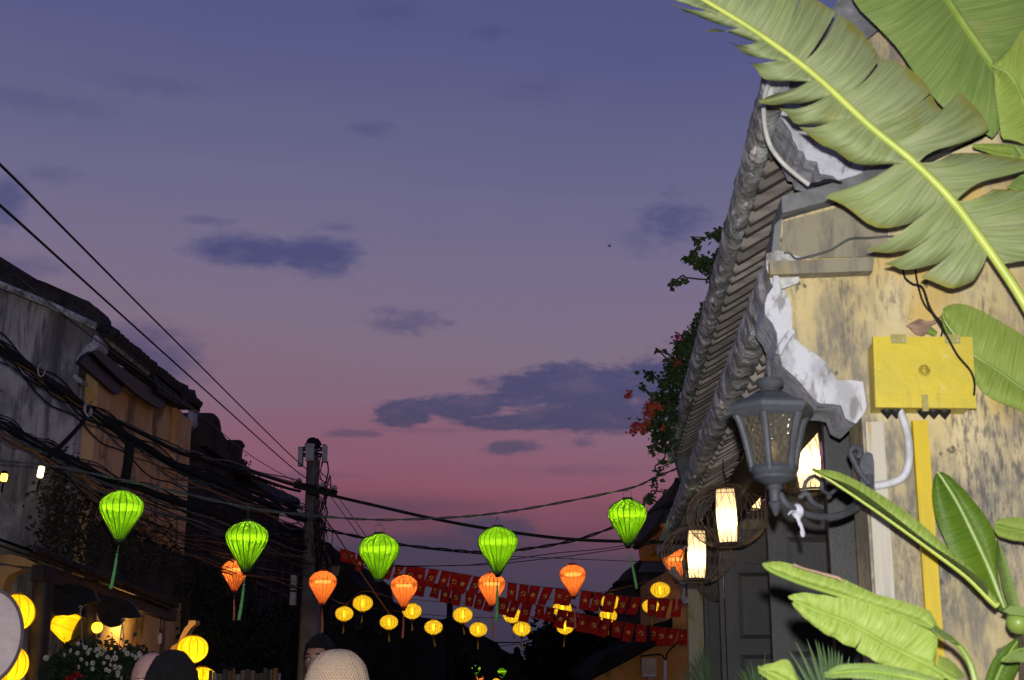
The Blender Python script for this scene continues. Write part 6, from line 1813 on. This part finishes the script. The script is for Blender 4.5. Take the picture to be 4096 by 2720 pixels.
# the low plant
low = root('banana_plant', 'low banana plant at the bottom right with bright leaves reaching left', 'banana plant', (1.35, 3.6, 0))
build('stem', MB().tube(px3([(4110, 2800), (4075, 2560), (4050, 2440)], 2.95) if False else [(1.36, 3.6, 0), (1.36, 3.6, 1.0), (1.34, 3.55, 1.76)], [.05, .04, .03], 10), MAT['midrib_green'], low, False, True)
# dark broad leaf
leafthing(low, [(4040, 2470), (4005, 2395), (3960, 2280), (3900, 2150), (3830, 2010), (3765, 1905), (3748, 1884)],
          [(0, 1, [(4010, 2440), (3960, 2412), (3890, 2362), (3830, 2272), (3790, 2180), (3750, 2090), (3730, 2005), (3730, 1930), (3742, 1895)]),
           (0, 1, [(4030, 2430), (4012, 2390), (3992, 2300), (3984, 2160), (3958, 2085), (3885, 1988), (3805, 1905), (3765, 1884)])], 3.85, MAT['leaf_dark'], MAT['midrib_green'], (.009, .004), 22, .015)
blade(px3([(3986, 2155), (3990, 2250), (4010, 2350), (4035, 2430)], 3.83), px3([(3990, 2150), (4022, 2232), (4058, 2340), (4082, 2430)], 3.80), MAT['leaf_mid'], low.children[1] if len(low.children) > 1 else low, 'folded_edge', .012, .0)
# narrow folded leaf seen on edge
n1 = leafthing(low, [(3990, 2420), (3960, 2395), (3870, 2305), (3760, 2222), (3640, 2135), (3500, 2036), (3350, 1935), (3248, 1872)],
          [(0, 1, [(3985, 2385), (3900, 2290), (3800, 2195), (3650, 2062), (3500, 1962), (3400, 1905), (3330, 1880), (3250, 1870)])], 3.45, MAT['leaf_bright'], MAT['midrib'], (.009, .004), 24, .02)
blade(along(px3([(3990, 2420), (3960, 2395), (3870, 2305), (3760, 2222), (3640, 2135), (3500, 2036), (3350, 1935), (3248, 1872)], 3.44), 20, .05, 1), catmull(px3([(3950, 2330), (3820, 2240), (3700, 2160), (3560, 2050), (3420, 1950), (3300, 1900), (3250, 1874)], 3.36), 5), MAT['leaf_mid'], n1, 'inner_fold', .004, .0)
# right hand leaf
leafthing(low, [(4180, 2150), (4080, 2125), (3975, 2100)], [(0, 1, [(4180, 2200), (4096, 2168), (4030, 2155), (3990, 2140), (3972, 2112)]), (0, 1, [(4180, 2070), (4096, 2068), (4010, 2066), (3985, 2078)])], 3.7, MAT['leaf_bright'], MAT['midrib_green'], (.005, .003), 14, .015)
# long leaf with the dry edge
n2 = leafthing(low, [(3905, 2740), (3880, 2650), (3830, 2575), (3740, 2515), (3650, 2478), (3500, 2425), (3370, 2382), (3200, 2328), (3085, 2280), (3052, 2250)],
          [(.22, 1, [(3800, 2560), (3745, 2490), (3720, 2442), (3620, 2402), (3500, 2370), (3350, 2306), (3210, 2270), (3160, 2250), (3110, 2240), (3055, 2246)])], 3.2, MAT['leaf_bright'], MAT['midrib_green'], (.008, .004), 26, .016)
blade(px3([(3165, 2262), (3250, 2288), (3350, 2318), (3362, 2330)], 3.165), px3([(3175, 2252), (3212, 2268), (3350, 2304), (3366, 2312)], 3.16), MAT['leaf_brown'], n2, 'dry_edge', .006, .0)
blade(px3([(3740, 2500), (3800, 2540), (3840, 2580)], 3.18), px3([(3715, 2508), (3760, 2552), (3815, 2562)], 3.16), MAT['leaf_mid'], n2, 'folded_end', .01, .0)
# broad leaf below it
mid4 = [(3860, 2745), (3820, 2722), (3720, 2660), (3560, 2580), (3400, 2490), (3270, 2440), (3175, 2398)]
n3 = leafthing(low, mid4, [(.12, .5, [(3800, 2720), (3740, 2655), (3748, 2545), (3660, 2495), (3560, 2450)]), (.5, 1, [(3560, 2455), (3460, 2410), (3350, 2382), (3260, 2372), (3200, 2366), (3160, 2376), (3150, 2384)]),
                           (.1, .6, [(3700, 2745), (3640, 2718), (3520, 2650), (3425, 2598)]), (.6, 1, [(3420, 2592), (3330, 2548), (3240, 2490), (3190, 2440), (3166, 2406)])], 3.05, MAT['leaf_bright'], MAT['midrib_green'], (.008, .003), 22, .010)
blade(px3([(3745, 2670), (3790, 2690), (3830, 2715)], 3.07), px3([(3755, 2610), (3818, 2650), (3860, 2700)], 3.1), MAT['leaf_bright'], n3, 'leaf_rag', .01, .004, n=12, m=6)
# small ones at the bottom edge
leafthing(low, [(3260, 2790), (3180, 2740), (3100, 2695), (3032, 2664)], [(0, 1, [(3200, 2790), (3130, 2745), (3070, 2712), (3034, 2672)]), (0, 1, [(3210, 2760), (3185, 2690), (3150, 2634), (3090, 2640), (3036, 2660)])], 2.95, MAT['leaf_bright'], MAT['midrib_green'], (.006, .003), 16, .02)
leafthing(low, [(3780, 2740), (3650, 2705), (3500, 2680), (3380, 2682), (3298, 2690)], [(0, 1, [(3760, 2780), (3600, 2735), (3450, 2712), (3340, 2704), (3300, 2694)]), (0, 1, [(3760, 2705), (3620, 2672), (3480, 2648), (3390, 2644), (3330, 2664), (3300, 2686)])], 2.9, MAT['leaf_mid'], MAT['midrib_green'], (.006, .003), 16, .015)
leafthing(low, [(3960, 2790), (4000, 2680), (4050, 2590), (4090, 2540)], [(0, 1, [(3925, 2790), (3945, 2700), (3975, 2630), (4030, 2575), (4080, 2542)]), (0, 1, [(4010, 2790), (4060, 2700), (4085, 2640), (4096, 2560)])], 3.75, MAT['leaf_dark'], MAT['midrib_green'], (.006, .003), 16, .01)
# sheath and thin stalks at the right edge
build('sheath', MB().ball(at(4075, 2490, 3.5), (.032, .03, .030), 16, 10), MAT['midrib_green'], low, False, True)
build('sheath_flap', MB().prism(px3([(4012, 2442), (4040, 2424), (4110, 2430), (4110, 2466), (4040, 2458)], 3.45), (0, .02, 0)), MAT['leaf_mid'], low)
for pts in ([(4080, 2545), (4085, 2640), (4080, 2760)], [(4090, 2540), (4100, 2600), (4092, 2720)]):
    build('stalk', MB().tube(catmull(px3(pts, 3.45), 5), .004, 6), MAT['twig'], low, False, True)
leafthing(low, [(4110, 2590), (4060, 2600), (4005, 2640)], [(0, 1, [(4110, 2640), (4060, 2650), (4008, 2645)]), (0, 1, [(4110, 2600), (4060, 2605), (4010, 2628)])], 3.45, MAT['leaf_mid'], MAT['midrib_green'], (.003, .002), 10, .006)

# fan palms at the foot of the doors
MAT['palm'] = leafmat('palm', (.085, .15, .055), (.06, .115, .04), (.13, .19, .08), .45, .1, 3, .3)
MAT['palm_far'] = leafmat('palm_far', (.075, .12, .045), (.05, .09, .035), (.10, .15, .06), .5, .1, 3, .3)
def fan_palm(label, base, tips, Y, w, mat, seed):
    rd = random.Random(seed)
    b = at(base[0], base[1], Y)
    R = root('fan_palm', label, 'palm', (b.x, b.y, 0), 0, 'fan palms at the foot of the doors')
    build('stalk', MB().tube([(b.x, Y + .05, 0), (b.x, Y + .02, b.z * .6), b], [.03, .02, .012], 7), MAT['midrib_green'], R, False, True)
    for x, y in tips:
        t = at(x, y, Y + rd.uniform(-.10, .10))
        d = (t - b); L = d.length; d.normalize()
        s = d.cross(Vector((0, 1, 0))).normalized()
        rows = []; uvs = []
        for i in range(9):
            u = i / 8
            ww = w * (math.sin(PI * min(1, .12 + .6 * u)) if u < .6 else (1 - u) / .4 * math.sin(PI * .48)) * (1 if u < 1 else 0.02)
            p = b + d * (L * u) + Vector((0, -.02 * math.sin(u * PI), -.015 * u * u))
            rows.append([p - s * ww + Vector((0, .012 * (1 - u), 0)), p, p + s * ww + Vector((0, .012 * (1 - u), 0))]); uvs.append([(u, 0), (u, .5), (u, 1)])
        build('leaflet', MB().grid(rows, uvs), mat, R, False, True, 180, True)
fan_palm('fan palm with spiky leaflets before the far cream wall', (2850, 2860), [(2690, 2690), (2712, 2655), (2735, 2640), (2752, 2622), (2770, 2600), (2785, 2590), (2795, 2575), (2808, 2560), (2822, 2580), (2836, 2610), (2676, 2715)], 8.5, .016, MAT['palm_far'], 1)
fan_palm('fan palm with spiky leaflets below the middle door leaf', (3040, 2840), [(2932, 2690), (2945, 2665), (2968, 2658), (2985, 2640), (3005, 2655), (3018, 2640), (3030, 2630), (3050, 2640), (3060, 2590), (2975, 2680), (3015, 2680), (2955, 2650), (3000, 2625)], 5.6, .008, MAT['palm'], 2)
fan_palm('large fan palm with spiky leaflets behind the low banana leaves', (3330, 2900), [(3120, 2610), (3150, 2575), (3178, 2540), (3225, 2530), (3258, 2528), (3288, 2545), (3310, 2550), (3340, 2560), (3370, 2570), (3400, 2590), (3255, 2620), (3275, 2660), (3200, 2600), (3420, 2620), (3325, 2552), (3355, 2562), (3270, 2535), (3240, 2600), (3300, 2640)], 4.0, .0075, MAT['palm'], 3)

# white cable looping at the top of the yellow house, thin wires on its wall
def wall_wire(pts, r, mat, label, name='wall_wire'):
    P = catmull([hw(*hl(x, y, d)) for x, y, d in pts], 7)
    c = P[len(P) // 2]
    o = build(name, MB().tube([p - c for p in P], r, 8), mat, None, True, True); o.location = c
    tag(o, label, 'cable')
wall_wire([(3075, 330, 4.12), (3060, 380, 4.10), (3055, 440, 4.08), (3062, 520, 4.08), (3085, 590, 4.08), (3130, 650, 4.08), (3180, 695, 4.10), (3235, 738, 4.12)], .0075, plain('white_cable', (.55, .54, .50), .5), 'white cable looping down from the top of the tiled eave')
wall_wire([(3235, 738, 4.12), (3270, 735, 4.14), (3320, 722, 4.14), (3378, 738, 4.16)], .006, MAT['cable'], 'black cable end joining the white loop on the gable')
wall_wire([(3135, 1012, 4.17), (3160, 1014, 4.17), (3185, 1035, 4.16), (3240, 1024, 4.13), (3320, 1000, 4.13), (3400, 955, 4.13), (3470, 952, 4.15), (3560, 945, 4.15), (3620, 950, 4.15)], .0035, MAT['cable_pale'], 'thin dark wire drooping over the wall ledge')
wall_wire([(3612, 1070, 4.13), (3620, 1110, 4.12), (3650, 1135, 4.1), (3690, 1150, 4.05), (3720, 1230, 4.0), (3780, 1330, 3.98), (3830, 1420, 3.98), (3880, 1480, 3.99), (3898, 1530, 4.0), (3896, 1580, 4.03)], .0032, MAT['cable'], 'thin black wire hanging across the electric box from the torn leaf')
wall_wire([(3660, 1068, 4.13), (3672, 1140, 4.1), (3700, 1220, 4.08), (3765, 1290, 4.07), (3765, 1345, 4.08)], .0028, MAT['cable'], 'second thin black wire reaching the top of the electric box')
# a bird high over the street
def bird():
    c = at(2437, 985, 60)
    R = root('bird', 'tiny dark bird in the sky left of the bougainvillea', 'bird', c)
    build('body', MB().tube([c + Vector((-.09, 0, .02)), c + Vector((-.04, 0, .01)), c + Vector((.03, 0, 0)), c + Vector((.10, 0, -.02))], [.008, .03, .028, .004], 8), MAT['cable'], R, False, True)
    for s in (-1, 1):
        build('wing', MB().add([c + Vector((-.03, 0, .01)), c + Vector((.03, 0, .01)), c + Vector((.06, s * .2, .05)), c + Vector((.0, s * .13, .05))], [(0, 1, 2, 3)]), MAT['cable'], R)
bird()
